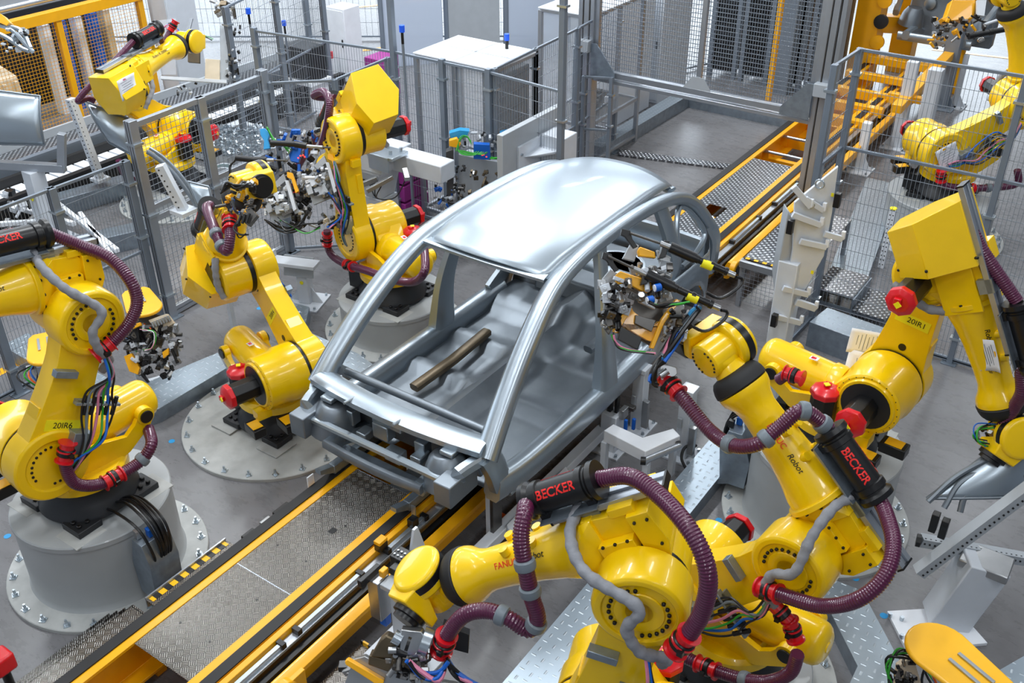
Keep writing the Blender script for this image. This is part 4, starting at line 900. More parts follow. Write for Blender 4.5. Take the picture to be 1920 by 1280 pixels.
# ---------------------------------------------------------------- jigs, posts, stands
def slab(b, pts, P, n=None, th=.05):
    n = V(n).normalized() if n is not None else V((_fw.x, _fw.y, 0)).normalized(); q = [atp(x, y, P, n) for x, y in pts]
    if (CAM-V(P)).dot(n) > 0: n = -n
    m = len(q); b.add(q+[p+n*th for p in q], [tuple(range(m)), tuple(reversed(range(m, 2*m)))]+[(i, (i+1) % m, (i+1) % m+m, i+m) for i in range(m)]); return b
def post(name, label, x, y, h, w, d=None, mat='lgrey', base=.3, cat='post', az=0, group=None, gus=True):
    d = d or w; t = thing(name, label, cat, (x, y, 0), group); T = Matrix.Translation((x, y, 0)) @ Matrix.Rotation(rad(az), 4, 'Z')
    b = MB(T); b.box2((-w/2, -d/2, .02), (w/2, d/2, h)); b.build('column', t, mat, bevel=.008)
    b = MB(T); b.box2((-base/2, -base/2, 0), (base/2, base/2, .022)); bp = b.build('base_plate', t, mat, bevel=.003)
    for sx in (-1, 1):
        for sy in (-1, 1): b = MB(T); b.cyl((sx*base*.4, sy*base*.4, .02), (sx*base*.4, sy*base*.4, .05), .016, n=6); b.build('anchor_bolt', bp, 'bolt')
    if gus:
        for s in (-1, 1): b = MB(T); b.prism([(s*w/2, .02), (s*base*.48, .02), (s*w/2, .22)], -.006, .006, 'y'); b.build('gusset', t, mat)
    return t, T
# tall white jig post with pins
t, T = post('jig_post', 'tall light grey jig post with locating arms in front of the wire fence', -2.36, 7.5, 1.95, .17, .2, base=.34)
ny = V((1, 0, 0)); P0 = V((-2.3, 7.5, 1))
nrm = (_fw.x, _fw.y, 0)
b = MB(); slab(b, [(1478, 395), (1500, 430), (1480, 560), (1462, 600), (1455, 520)], P0, nrm, .16); b.build('column_web', t, 'mgrey', bevel=.01)
b = MB(); slab(b, [(1490, 380), (1572, 312), (1560, 400), (1545, 480), (1478, 600), (1462, 600), (1486, 470)], P0+V((-.05, -.08, 0)), nrm, .03); pl = b.build('jig_plate', t, 'lgrey', bevel=.004)
for (x0, y0), (x1, y1), w in (((1486, 402), (1540, 422), .05), ((1500, 452), (1550, 463), .05), ((1545, 438), (1580, 448), .05), ((1468, 540), (1516, 552), .05), ((1492, 565), (1530, 578), .06), ((1450, 592), (1502, 605), .05), ((1488, 350), (1520, 388), .05), ((1510, 372), (1545, 395), .045)):
    A = atp(x0, y0, P0-V((.1, .16, 0)), nrm); B_ = atp(x1, y1, P0-V((.1, .16, 0)), nrm); b = MB(); b.bar(A, B_, w*.6, w); a = b.build('locating_arm', t, 'lgrey', bevel=.004)
    b = MB(); b.bar(B_, B_+V((0, 0, .07)), .03, .03); b.build('locating_pad', a, 'white', bevel=.003)
for x, y in ((1482, 425), (1452, 600), (1570, 375)): A = atp(x, y, P0-V((.12, .2, 0)), nrm); b = MB(); b.box(A, (.05, .05, .12)); b.build('clamp_block', t, 'black', bevel=.005)
for x, y in ((1537, 345), (1519, 383)): A = atp(x, y, P0-V((.12, .16, 0)), nrm); b = MB(); b.tube([A+V((.035*math.cos(k*PI/8), 0, .035*math.sin(k*PI/8))) for k in range(17)], .008, 8); b.build('lifting_eye', t, 'bolt')
for x, y in ((1560, 365), (1475, 575), (1522, 510)): A = atp(x, y, P0-V((.06, .09, 0)), nrm); b = MB(); b.box(A, (.03, .004, .03)); b.build('yellow_sticker', t, 'lab')
# short jig posts near the sill
for (x, y, h, lab) in ((-3.45, 7.05, .66, 'light grey jig post below the gripper next to the car sill'), (-2.9, 6.9, .72, 'light grey twin jig post under the yellow wrist behind the purple hose')):
    t, T = post('jig_post', lab, x, y, h, .12, .12, base=.28)
    b = MB(T); b.box((0, 0, h+.02), (.14, .14, .05)); b.build('top_pad', t, 'lgrey', bevel=.005)
    b = MB(T); b.box((.12, -.1, h*.4), (.06, .05, .3)); b.build('valve_block', t, 'steel', bevel=.004)
    b = MB(T); b.box((-.02, -.09, h-.3), (.04, .02, .1)); b.build('type_plate', t, 'mgrey')
t, T = post('clamp_post', 'grey clamp post with black clamp and blue valves beside the car sill', -3.5, 6.62, .42, .16, .16, base=.3)
for i, (dx, dy, dz, sx, sy, sz, m) in enumerate(((-.03, 0, .52, .04, .05, .2, 'black'), (.03, .02, .5, .03, .05, .18, 'black'), (.1, .02, .44, .05, .1, .1, 'steel'), (.16, -.04, .36, .03, .03, .12, 'blue'), (.2, .04, .34, .03, .03, .12, 'blue'), (.12, .1, .46, .1, .06, .04, 'darksteel'))):
    b = MB(T); b.box((dx, dy, dz), (sx, sy, sz)); b.build('clamp_part', t, m, bevel=.005)
# L shaped white beam
t = thing('sensor_beam', 'white angled box beam on two thin posts left of the galvanised duct', 'beam', (-3.0, 6.1, 0))
q = [atz(*p, .5) for p in ((1132, 810), (1150, 798), (1205, 823), (1262, 806), (1275, 820), (1210, 850))]
b = MB(); b.add([V((p.x, p.y, .4)) for p in q]+[V((p.x, p.y, .52)) for p in q], [tuple(range(6)), tuple(range(6, 12))]+[(i, (i+1) % 6, (i+1) % 6+6, i+6) for i in range(6)]); b.build('beam', t, 'white', bevel=.006)
for p in (q[0], q[5], q[3]): b = MB(); b.box2((p.x-.03+.02, p.y-.02, 0), (p.x+.04, p.y+.04, .4)); b.build('beam_post', t, 'lgrey')
b = MB(); b.cyl(q[5]+V((0, -.03, -.06)), q[4]+V((.02, -.03, -.06)), .03, n=14); b.build('roller', t, 'alu')
for p in (q[5], q[4]): b = MB(); b.cyl(p+V((-.02, -.04, -.06)), p+V((.02, -.02, -.06)), .036, n=12); b.build('roller_cap', t, 'black')
# beam along the conveyor with brackets
t = thing('guide_rail', 'light grey box rail with cast brackets along the right side of the conveyor', 'rail', (-3.62, 4.5, 0))
b = MB(); b.box2((-3.62, 3.2, .16), (-3.52, 6.7, .26)); b.build('box_rail', t, 'lgrey', bevel=.008)
for y in (5.05, 5.75): 
    b = MB(); b.hull([(-3.5, y-.1, .0), (-3.3, y-.1, .0), (-3.5, y+.1, 0), (-3.3, y+.1, 0), (-3.52, y-.1, .3), (-3.52, y+.1, .3)]); br = b.build('cast_bracket', t, 'lgrey', bevel=.008)
    b = MB(); b.cyl((-3.4, y, .05), (-3.4, y, .26), .02, n=8); b.build('bracket_bolt', br, 'bolt')
b = MB(); b.box2((-3.66, 4.86, 0), (-3.6, 4.94, .62)); b.build('rail_post', t, 'lgrey', bevel=.004)
b = MB(); b.box2((-3.6, 4.84, 0), (-3.57, 4.96, .6)); b.build('rail_post', t, 'darksteel')
b = MB(); b.box((-3.5, 4.55, .2), (.1, .1, .12)); b.build('rail_block', t, 'lgrey', bevel=.006)
# grey clamp post at the bottom
t, T = post('clamp_post', 'light grey clamp post with black toggle clamp next to the bottom robot wrist', -3.42, 3.62, .86, .14, .2, base=.34)
b = MB(T); b.box((.0, .05, .88), (.18, .42, .04)); b.build('top_plate', t, 'mgrey', bevel=.004)
b = MB(T); b.prism([(.14, .9), (.3, .9), (.24, 1.12), (.2, 1.12)], -.09, -.07, 'x'); b.build('bracket', t, 'lgrey')
for i, (dx, dy, dz, sx, sy, sz, m) in enumerate(((-.1, .08, .94, .1, .12, .09, 'black'), (-.06, .0, .93, .08, .1, .06, 'black'), (-.16, -.1, .7, .1, .12, .36, 'steel'), (-.2, -.14, .9, .04, .2, .06, 'black'), (-.12, -.08, .93, .04, .06, .06, 'oyellow'), (-.18, -.05, .45, .06, .06, .16, 'blue'))):
    b = MB(T); b.box((dx, dy, dz), (sx, sy, sz)); b.build('clamp_part', t, m, bevel=.006)
for k in range(6): b = MB(T); b.cyl((-.13+.03*(k % 3), .05+.04*(k//3), .985), (-.13+.03*(k % 3), .05+.04*(k//3), .995), .008, n=6); b.build('clamp_screw', t, 'bolt')
# small stand with plate and connectors (behind robot 20IR4)
t, T = post('connector_stand', 'small light grey stand with a slanted plate of brass connectors on a bolted base', -7.78, 6.98, .5, .14, .14, base=.42, az=20)
b = MB(T); b.box((0, -.09, .52), (.36, .02, .24), Matrix.Rotation(-.3, 3, 'X')); b.build('connector_plate', t, 'mgrey', bevel=.003)
for k in range(6): b = MB(T); b.cyl((-.1+.04*k, -.1, .56), (-.1+.04*k, -.16, .56), .013, n=8); b.build('connector', t, 'brown')
b = MB(T); b.cyl((0, -.075, .3), (0, -.08, .3), .022, n=16); b.build('yellow_dot', t, 'lab')
b = MB(T); b.box2((-.28, -.28, .6), (.28, -.1, .64)); b.box2((-.28, -.28, .64), (-.25, -.1, .72)); b.build('top_tray', t, 'lgrey', bevel=.004)
# lidded tool stands
def toolstand(label, px, z, az, sc=1.0, seed=0, body=True):
    p = atz(px[0], px[1], z); t = thing('tool_changer_stand', label, 'tool stand', (p.x, p.y, 0), 'tool stands with amber lids'); T = Matrix.Translation((p.x, p.y, 0)) @ Matrix.Rotation(rad(az), 4, 'Z')
    out = []; w, l = .17*sc, .3*sc
    for k in range(13): a = PI/2+PI*k/12; out.append((-l*.35+w*1.0*math.cos(a), w*math.sin(a)))
    out += [(l*.8, -w*.8), (l, -w*.55), (l, w*.55), (l*.8, w*.8)]
    b = MB(T); b.prism(out, z-.035, z); lid = b.build('lid', t, 'wax', bevel=.014, seg=3)
    for y in (-.03, .05): b = MB(T); b.box((l*.25, y, z+.008), (l*.7, .022, .012)); b.build('lid_strap', lid, 'alu', bevel=.002)
    b = MB(T); b.box((0, 0, z-.1), (.12, .1, .13)); b.build('lid_bracket', t, 'oyellow', bevel=.005)
    b = MB(T); b.box((l*.2, .16, z*.5-.1), (.1, .1, z-.2)); b.build('column', t, 'lgrey', bevel=.006)
    b = MB(T); b.box((l*.2, .16, .01), (.4, .4, .02)); b.build('base_plate', t, 'lgrey')
    b = MB(T); b.bar((l*.2, .16, z-.25), (-.05, 0, z-.17), .07, .07); b.build('arm', t, 'alu', bevel=.004)
    rnd = random.Random(seed)
    for k in range(5):
        b = MB(T); b.tube(even(spline([(.1, .14, z-.2), (rnd.uniform(-.3, -.15), rnd.uniform(0, .3), z-.15), (rnd.uniform(-.3, -.1), rnd.uniform(0, .2), z-.4), (.05, .15, z-.55)], .03), .03), .008, 6); b.build('cable', t, ['black', 'green', 'orange', 'black', 'blue'][k])
    return t, T, V((p.x, p.y, z))
toolstand('amber lidded tool stand left of the robot labelled 20IR4', (265, 565), 1.05, 155, 1.0, 1)
toolstand('amber lidded tool stand half hidden behind the left robot arm', (85, 652), .95, 150, 1.0, 2)
toolstand('large amber lidded tool stand at the bottom right corner', (1795, 1240), 1.25, -25, 1.15, 3)
# blue light and sensor posts
def perf(b, A, B_, w, h): b.bar(A, B_, w, h)
def sensorpost(label, px, h, w=.07, cap='lab'):
    p = atz(px[0], px[1], 0); t = thing('sensor_post', label, 'post', (p.x, p.y, 0)); b = MB(Matrix.Translation((p.x, p.y, 0)))
    b.mat('white'); b.box2((-w/2, -w/2, 0), (w/2, w/2, h)); b.mat('black')
    for k in range(int(h/.06)):
        for s_ in (-.018, .018): b.box((s_, -w/2, .05+.06*k), (.012, .002, .016)); b.box((-w/2, s_, .05+.06*k), (.002, .012, .016))
    b.build('column', t); b = MB(Matrix.Translation((p.x, p.y, 0))); b.cyl((0, 0, h), (0, 0, h+.012), w*.62, n=20); b.build('cap', t, cap); return t, p
t, p = sensorpost('white perforated sensor post with a yellow cap behind the right robot', (1652, 500), .78)
t = thing('control_box', 'small blue control box beside the yellow capped sensor post', 'box', tuple(atz(1725, 470, 0)))
p = atz(1728, 470, 0); b = MB(); b.box(p+V((0, 0, .38)), (.1, .24, .3), Matrix.Rotation(.5, 3, 'Z')); bx = b.build('housing', t, 'blue', bevel=.008)
for k in range(3): b = MB(); b.box(p+V((-.045+.0*k, -.09+.05*k, .4)), (.02, .016, .06), Matrix.Rotation(.5, 3, 'Z')); b.build('display_slot', bx, 'cyan')
b = MB(); b.box2(p+V((-.03, -.03, 0)), p+V((.03, .03, .25))); b.build('stand', t, 'alu')
# ---------------------------------------------------------------- grippers and tools
def blk(name, t, pts, P, th=.06, mat='steel', off=0, n=None, bevel=.003):
    n = V(n or _fw).normalized(); b = MB(); slab(b, pts, V(P)-n*off, n, th); return b.build(name, t, mat, bevel=bevel)
def rod(name, t, p0, p1, r, P, mat='black', off=0, n=16, ribs=False):
    nn = _fw.normalized(); A = atp(*p0, V(P)-nn*off, nn); B_ = atp(*p1, V(P)-nn*off, nn); b = MB()
    L = (B_-A).length
    if ribs: b.lathe(A, B_-A, [(0, r*.8), (.0, r), (L*.1, r), (L*.11, r*.85), (L*.45, r*.85), (L*.46, r), (L*.55, r), (L*.56, r*.85), (L*.9, r*.85), (L*.91, r), (L, r)], n)
    else: b.cyl(A, B_, r, n=n)
    return b.build(name, t, mat)
def wires(t, pts, P, r, cols, spread=.03, off=0, seed=0, name='cable'):
    rnd = random.Random(seed); nn = _fw.normalized()
    for c in cols:
        Q = [atp(x, y, V(P)-nn*(off+rnd.uniform(0, spread)), nn)+V([rnd.uniform(-spread, spread) for _ in range(3)])*.6 for x, y in pts]
        b = MB(); b.tube(even(spline(Q, .02), .02), r*rnd.uniform(.8, 1.15), 7); b.build(name, t, c)
def clutter(t, x0, y0, x1, y1, P, n, seed, d=.14, mats=('steel', 'steel', 'lgrey', 'darksteel', 'black'), s=(.025, .09), off=0, skew=0):
    rnd = random.Random(seed); nn = _fw.normalized(); R0 = Matrix.Rotation(YAW, 3, 'Z')
    for k in range(n):
        fx, fy = rnd.random(), rnd.random(); x = x0+(x1-x0)*fx+skew*(fy-.5); y = y0+(y1-y0)*fy
        c = atp(x, y, V(P)-nn*(off+rnd.uniform(-d, d*.4)), nn); R = R0 @ Matrix.Rotation(rnd.choice((0, 0, .4, -.4, .8)), 3, 'Y') @ Matrix.Rotation(rnd.choice((0, .5, -.5)), 3, 'X')
        b = MB(); m = rnd.choice(mats)
        if rnd.random() < .3:
            ax = R @ V(rnd.choice(((1, 0, 0), (0, 1, 0), (0, 0, 1)))); l = rnd.uniform(*s)*.9; b.cyl(c-ax*l, c+ax*l, rnd.uniform(.35, .6)*s[0]*1.2+.006, n=12); b.build('pneumatic_cylinder', t, m)
        else:
            z = [rnd.uniform(*s) for _ in range(3)]; b.box(c, z, R)
            b.cyl(c+R @ V((0, -z[1]/2, 0)), c+R @ V((0, -z[1]/2-.01, 0)), min(z)*.3, n=8)
            b.build('gripper_block', t, m, bevel=.003)
# main gripper of the reaching robot
P = R6['fl']; t = thing('robot_gripper', 'large grey and yellow gripper with two long black nutrunners at the rear door opening', 'gripper', P)
blk('adapter_plate', t, [(1282, 640), (1300, 655), (1290, 672), (1262, 655), (1250, 610), (1275, 600)], P, .09, 'black', off=.02)
blk('main_plate', t, [(1150, 560), (1190, 520), (1262, 555), (1285, 600), (1240, 660), (1170, 620)], P, .05, 'darksteel', off=-.06)
blk('side_plate', t, [(1220, 660), (1248, 600), (1275, 565), (1284, 575), (1258, 625), (1232, 668)], P, .04, 'mgrey', off=.12)
blk('yellow_frame', t, [(1182, 572), (1188, 584), (1198, 592), (1230, 608), (1236, 602), (1242, 612), (1224, 640), (1215, 638), (1160, 606), (1150, 622)], P, .1, 'oyellow', off=.16, bevel=.006)
blk('yellow_frame', t, [(1150, 622), (1156, 605), (1180, 572), (1186, 578), (1165, 612), (1158, 625)], P, .08, 'oyellow', off=.18, bevel=.004)
blk('yellow_frame', t, [(1218, 652), (1240, 598), (1268, 560), (1276, 563), (1246, 606), (1226, 654)], P, .06, 'oyellow', off=.2, bevel=.004)
blk('yellow_frame', t, [(1155, 515), (1163, 508), (1212, 524), (1216, 532), (1222, 524), (1224, 542), (1212, 550), (1172, 530), (1156, 534)], P, .08, 'oyellow', off=.2, bevel=.006)
blk('yellow_frame', t, [(1200, 462), (1228, 472), (1230, 484), (1198, 480), (1196, 470)], P, .07, 'oyellow', off=.18, bevel=.006)
blk('controller_box', t, [(1165, 612), (1204, 634), (1196, 656), (1158, 636)], P, .1, 'black', off=.26, bevel=.004)
for i, (pts, m, o) in enumerate((([(1130, 522), (1145, 504), (1158, 512), (1150, 540), (1128, 532)], 'mgrey', .1), ([(1170, 480), (1185, 452), (1198, 460), (1190, 490), (1168, 484)], 'mgrey', .1), ([(1232, 468), (1258, 482), (1256, 500), (1240, 496), (1236, 484)], 'steel', .12), ([(1240, 486), (1262, 492), (1250, 506), (1238, 500)], 'mgrey', .14),
    ([(1180, 500), (1215, 505), (1222, 520), (1185, 515)], 'steel', .1), ([(1134, 562), (1160, 545), (1175, 560), (1150, 590), (1132, 580)], 'steel', .1), ([(1160, 545), (1192, 555), (1188, 570), (1165, 580)], 'lgrey', .08), ([(1124, 590), (1145, 585), (1156, 600), (1142, 628), (1126, 605)], 'darksteel', .1), ([(1192, 590), (1230, 600), (1222, 622), (1190, 606)], 'darksteel', .2), ([(1200, 545), (1235, 560), (1228, 580), (1198, 566)], 'lgrey', .12))):
    blk('gripper_block', t, pts, P, .07, m, off=o)
clutter(t, 1128, 520, 1180, 610, P, 40, 3, off=.2, s=(.02, .065)); clutter(t, 1180, 500, 1262, 560, P, 36, 4, off=.2, s=(.018, .055)); clutter(t, 1240, 575, 1290, 640, P, 30, 5, off=.2, s=(.015, .05), mats=('steel', 'lgrey', 'brown', 'black'))
for a, c, d, e, f in (((1182, 437), (1238, 456), (1256, 463), (1304, 484), (1364, 510)), ((1140, 480), (1188, 503), (1212, 514), (1262, 538), (1336, 572))):
    rod('spindle_tip', t, a, c, .008, P, 'darksteel', .26); rod('spindle_collar', t, c, d, .017, P, 'steel', .26); rod('nutrunner_body', t, d, e, .033, P, 'black', .26); rod('nutrunner_handle', t, e, f, .026, P, 'black', .26, ribs=True)
    g = (f[0]+14, f[1]+6); rod('cable_gland', t, f, g, .017, P, 'steel', .26)
    m1 = (f[0]-48, f[1]-18); m2 = (f[0]-28, f[1]-10); rod('yellow_band', t, m1, m2, .0275, P, 'lab', .26)
    wires(t, [g, (g[0]+14, g[1]+6), (g[0]+4, g[1]+24), (g[0]-30, g[1]+40), (g[0]-62, g[1]+36)], P, .011, ['black'], off=.24)
for x, y in ((1170, 434), (1135, 478)):
    blk('tip_holder', t, [(x-4, y-6), (x+12, y-2), (x+16, y+14), (x+26, y+28), (x+18, y+32), (x+2, y+10), (x-6, y+6)], P, .04, 'black', off=.24)
for x, y in ((1252, 462), (1217, 512)): blk('nutrunner_clamp', t, [(x-6, y-12), (x+4, y-10), (x-4, y+20), (x-16, y+22)], P, .1, 'black', off=.26)
for x, y in ((1214, 563), (1228, 540)):
    nn = _fw.normalized(); c = atp(x, y, P-nn*.3, nn); b = MB(); b.cyl(c, c+V((.02, .03, 0)), .024, n=18); g = b.build('pressure_gauge', t, 'blue'); b = MB(); b.cyl(c-V((.003, .004, 0)), c, .021, n=18); b.build('gauge_face', g, 'white')
wires(t, [(1245, 668), (1270, 630), (1300, 590), (1312, 575)], P, .013, ['blue', 'blue', 'greyplastic', 'black', 'cyan', 'black', 'greyplastic', 'pink'], .035, .2, 1)
wires(t, [(1246, 670), (1225, 690), (1222, 715), (1236, 722)], P, .011, ['black']*6+['blue'], .03, .1, 2)
wires(t, [(1215, 565), (1235, 575), (1270, 570), (1296, 568)], P, .008, ['black', 'black', 'green'], .02, .3, 3)
wires(t, [(1150, 625), (1152, 645), (1175, 655), (1232, 664)], P, .006, ['green', 'pink', 'black'], .02, .25, 4)
blk('hose_holder', t, [(1236, 700), (1240, 682), (1268, 688), (1270, 700), (1256, 714), (1240, 712)], P, .08, 'steel', off=.05); rod('holder_knob', t, (1238, 705), (1252, 695), .022, P, 'steel', .12)
for k in range(5): rod('valve_plug', t, (1240+4*k, 640-9*k), (1244+4*k, 636-9*k), .012, P, 'brown', .26)

b = MB(R6['T5']); b.box((.02, .14, .16), (.04, .05, .16)); b.build('sensor_tower', t, 'oyellow', bevel=.004); b = MB(R6['T5']); b.box((.0, .16, .2), (.03, .03, .03)); b.build('reset_button', t, 'red')
# gripper of the robot beside the roof
P = atz(560, 360, 1.6); t = thing('robot_gripper', 'grey twin unit gripper full of cables held left of the car roof', 'gripper', P)
for u_, (dx, dy) in enumerate(((0, 0), (76, -34))):
    S = lambda pts: [(x+dx, y+dy) for x, y in pts]
    blk('unit_plate', t, S([(490, 366), (532, 332), (562, 398), (512, 418)]), P, .04, 'mgrey', off=.05)
    blk('unit_edge', t, S([(534, 338), (541, 338), (556, 392), (550, 396)]), P, .06, 'lgrey', off=.18)
    for i, pts in enumerate(([(494, 354), (512, 346), (520, 360), (500, 368)], [(512, 345), (532, 325), (537, 338), (520, 352)], [(502, 368), (520, 362), (528, 376), (508, 384)], [(522, 360), (534, 356), (538, 368), (526, 372)], [(512, 388), (532, 378), (540, 394), (518, 402)], [(496, 382), (506, 378), (512, 396), (502, 400)], [(526, 398), (546, 390), (548, 398), (530, 406)])):
        blk('gripper_block', t, S(pts), P, .06, ('lgrey', 'steel', 'lgrey', 'steel', 'mgrey', 'steel', 'darksteel')[i], off=.12+.015*(i % 3))
    clutter(t, 494+dx, 345+dy, 540+dx, 400+dy, P, 34, 20+u_, d=.05, off=.14, s=(.018, .06), mats=('steel', 'lgrey', 'steel', 'white', 'black'))
    blk('yellow_finger', t, S([(538, 322), (548, 324), (560, 358), (554, 362), (546, 336), (538, 332)]), P, .05, 'oyellow', off=.22)
blk('yellow_bracket', t, [(482, 352), (500, 340), (512, 338), (508, 346), (490, 354), (486, 366)], P, .06, 'oyellow', off=.12); blk('yellow_bracket', t, [(475, 376), (492, 372), (496, 390), (478, 388)], P, .06, 'oyellow', off=.1)
clutter(t, 545, 385, 660, 425, P, 48, 31, d=.1, off=.02, s=(.02, .07), mats=('black', 'steel', 'black', 'darksteel', 'cardboard')); clutter(t, 500, 245, 600, 330, P, 70, 32, d=.16, off=-.02, s=(.02, .085), mats=('black', 'steel', 'lgrey', 'black', 'darksteel', 'blue'))
clutter(t, 535, 330, 580, 400, P, 46, 33, d=.12, off=.0, s=(.02, .06), mats=('black', 'black', 'darksteel', 'steel'))
for a, c, d, e in (((442, 296), (478, 300), (500, 300), (514, 300)), ((508, 268), (552, 270), (575, 274), (605, 276))):
    rod('nutrunner_body', t, a, c, .03, P, 'black', .24); rod('nutrunner_handle', t, c, d, .034, P, 'black', .24); rod('spindle_collar', t, d, e, .018, P, 'steel', .24)
    rod('spindle_tip', t, e, (e[0]+26, e[1]+1), .009, P, 'darksteel', .24)
blk('blue_holder', t, [(487, 242), (496, 240), (506, 250), (502, 262), (506, 278), (494, 280), (495, 264), (488, 252)], P, .05, 'cyan', off=.1)
blk('valve_terminal', t, [(540, 285), (552, 262), (568, 266), (560, 305), (545, 302)], P, .06, 'blue', off=.02)
for x, y in ((562, 292), (567, 291), (558, 296), (570, 294)): nn = _fw.normalized(); c = atp(x, y, P-nn*.16, nn); b = MB(); b.cyl(c, c+V((.01, .01, 0)), .007, n=8); b.build('status_led', t, 'led')
wires(t, [(452, 340), (456, 320), (475, 312), (490, 308)], P, .016, ['blue'], .01, .1, 5); wires(t, [(500, 415), (530, 430), (560, 424), (575, 400)], P, .008, ['black']*5+['greyplastic'], .05, .1, 6)
wires(t, [(442, 300), (432, 312), (438, 335), (470, 345)], P, .007, ['black', 'black'], .02, .1, 7); wires(t, [(500, 240), (510, 262), (530, 272), (545, 285)], P, .006, ['green', 'green', 'green'], .05, .15, 8); wires(t, [(618, 362), (632, 385), (640, 405), (615, 425)], P, .01, ['blue', 'blue', 'pink', 'black'], .03, .1, 9)
wires(t, [(600, 420), (570, 430), (540, 422), (520, 410)], P, .007, ['black', 'black', 'green', 'black'], .07, .12, 10)
# gripper head of the robot 20IR4
P = R2['fl']+V((.15, -.1, .05)); t = thing('robot_gripper', 'dark wrist tool with black plugs and a red ring above the robot labelled 20IR4', 'gripper', P)
clutter(t, 425, 340, 480, 400, P, 44, 41, d=.08, off=.02, s=(.015, .05), mats=('black', 'steel', 'black', 'oyellow', 'darksteel')); blk('steel_housing', t, [(450, 398), (468, 388), (482, 404), (466, 424), (452, 412)], P, .08, 'darksteel', off=.05)
for k in range(3): rod('cable_plug', t, (446+8*k, 420-1*k), (452+8*k, 404-2*k), .012, P, 'black', .1)
rod('cross_pin', t, (404, 388), (424, 384), .013, P, 'darksteel', .08); wires(t, [(418, 360), (430, 345), (445, 350), (470, 348)], P, .009, ['black']*5, .04, .06, 42); wires(t, [(448, 418), (440, 430), (452, 442), (464, 436)], P, .006, ['black']*4, .03, .06, 43)
wires(t, [(436, 372), (442, 392), (450, 400)], P, .009, ['blue', 'black', 'greyplastic'], .02, .08, 44)
# tool of the bottom robot
P = R7['fl']; t = thing('robot_gripper', 'grey bolted gripper with a black knob below the bottom robot wrist', 'gripper', P)
blk('adapter_block', t, [(830, 1170), (880, 1190), (878, 1225), (830, 1212)], P, .12, 'black', off=-.02)
blk('steel_block', t, [(752, 1180), (790, 1184), (800, 1200), (790, 1232), (748, 1226)], P, .09, 'steel', off=.12, bevel=.005); rod('clamp_knob', t, (762, 1206), (768, 1208), .038, P, 'black', .24); rod('zinc_sleeve', t, (790, 1200), (806, 1206), .075, P, 'bolt', .1)
blk('bronze_cylinder', t, [(712, 1200), (724, 1190), (756, 1206), (742, 1236), (694, 1232)], P, .1, 'brown', off=.1, bevel=.01); blk('bronze_base', t, [(692, 1228), (740, 1240), (734, 1262), (690, 1246)], P, .12, 'brown', off=.08, bevel=.006)
blk('base_plate', t, [(662, 1236), (684, 1230), (740, 1262), (900, 1290), (880, 1330), (640, 1300)], P, .05, 'steel', off=.05); blk('yellow_bar', t, [(646, 1240), (652, 1236), (720, 1276), (716, 1290), (648, 1246)], P, .05, 'oyellow', off=.1, bevel=.004)
rod('zinc_cylinder', t, (738, 1192), (752, 1200), .04, P, 'bolt', .1); clutter(t, 730, 1215, 800, 1270, P, 44, 51, d=.08, off=.1, s=(.02, .06), mats=('steel', 'black', 'brown', 'steel', 'darksteel')); clutter(t, 640, 1240, 700, 1290, P, 8, 52, off=.0, s=(.02, .06))
wires(t, [(766, 1240), (790, 1262), (822, 1268), (838, 1240)], P, .012, ['black', 'black', 'pink', 'blue', 'blue'], .03, .16, 6); wires(t, [(838, 1236), (856, 1262), (880, 1275), (905, 1290)], P, .012, ['black', 'black', 'pink', 'blue', 'black'], .03, .1, 7)
# tool under the amber lid left
P = atz(275, 620, .85); t = thing('docked_tool', 'docked gripper tool hanging under the amber lid on the left', 'gripper', P)
blk('tool_plate', t, [(238, 610), (265, 585), (308, 592), (318, 620), (290, 650), (250, 640)], P, .06, 'darksteel', off=0); blk('valve_rail', t, [(278, 600), (312, 588), (326, 606), (296, 624)], P, .06, 'cardboard', off=.08)
for k in range(7): a = 282+5*k; blk('valve', t, [(a, 604-2*k), (a+3, 603-2*k), (a+8, 613-2*k), (a+5, 615-2*k)], P, .03, 'steel', off=.12)
blk('black_block', t, [(240, 622), (258, 614), (262, 638), (246, 644)], P, .08, 'black', off=.1); blk('yellow_plate', t, [(232, 668), (246, 662), (262, 690), (258, 702), (242, 696)], P, .05, 'oyellow', off=.08); blk('yellow_plate', t, [(240, 612), (262, 604), (264, 610), (246, 618)], P, .04, 'oyellow', off=.16); blk('yellow_plate', t, [(304, 660), (316, 652), (316, 664), (306, 672)], P, .04, 'oyellow', off=.1)
clutter(t, 240, 610, 335, 680, P, 80, 61, d=.08, off=.06, s=(.02, .085), mats=('steel', 'black', 'lgrey', 'black', 'darksteel')); clutter(t, 255, 655, 320, 705, P, 40, 62, d=.06, off=.04, s=(.02, .065), mats=('steel', 'black', 'black'))
wires(t, [(200, 580), (210, 620), (240, 640), (262, 612)], P, .008, ['black']*4, .04, .02, 8); wires(t, [(264, 618), (290, 622), (286, 650), (268, 655)], P, .005, ['pink', 'green', 'white'], .02, .16, 9)
blk('finger', t, [(318, 652), (322, 650), (334, 680), (330, 682)], P, .03, 'black', off=.08); blk('finger', t, [(262, 702), (267, 699), (280, 716), (276, 718)], P, .03, 'black', off=.08)
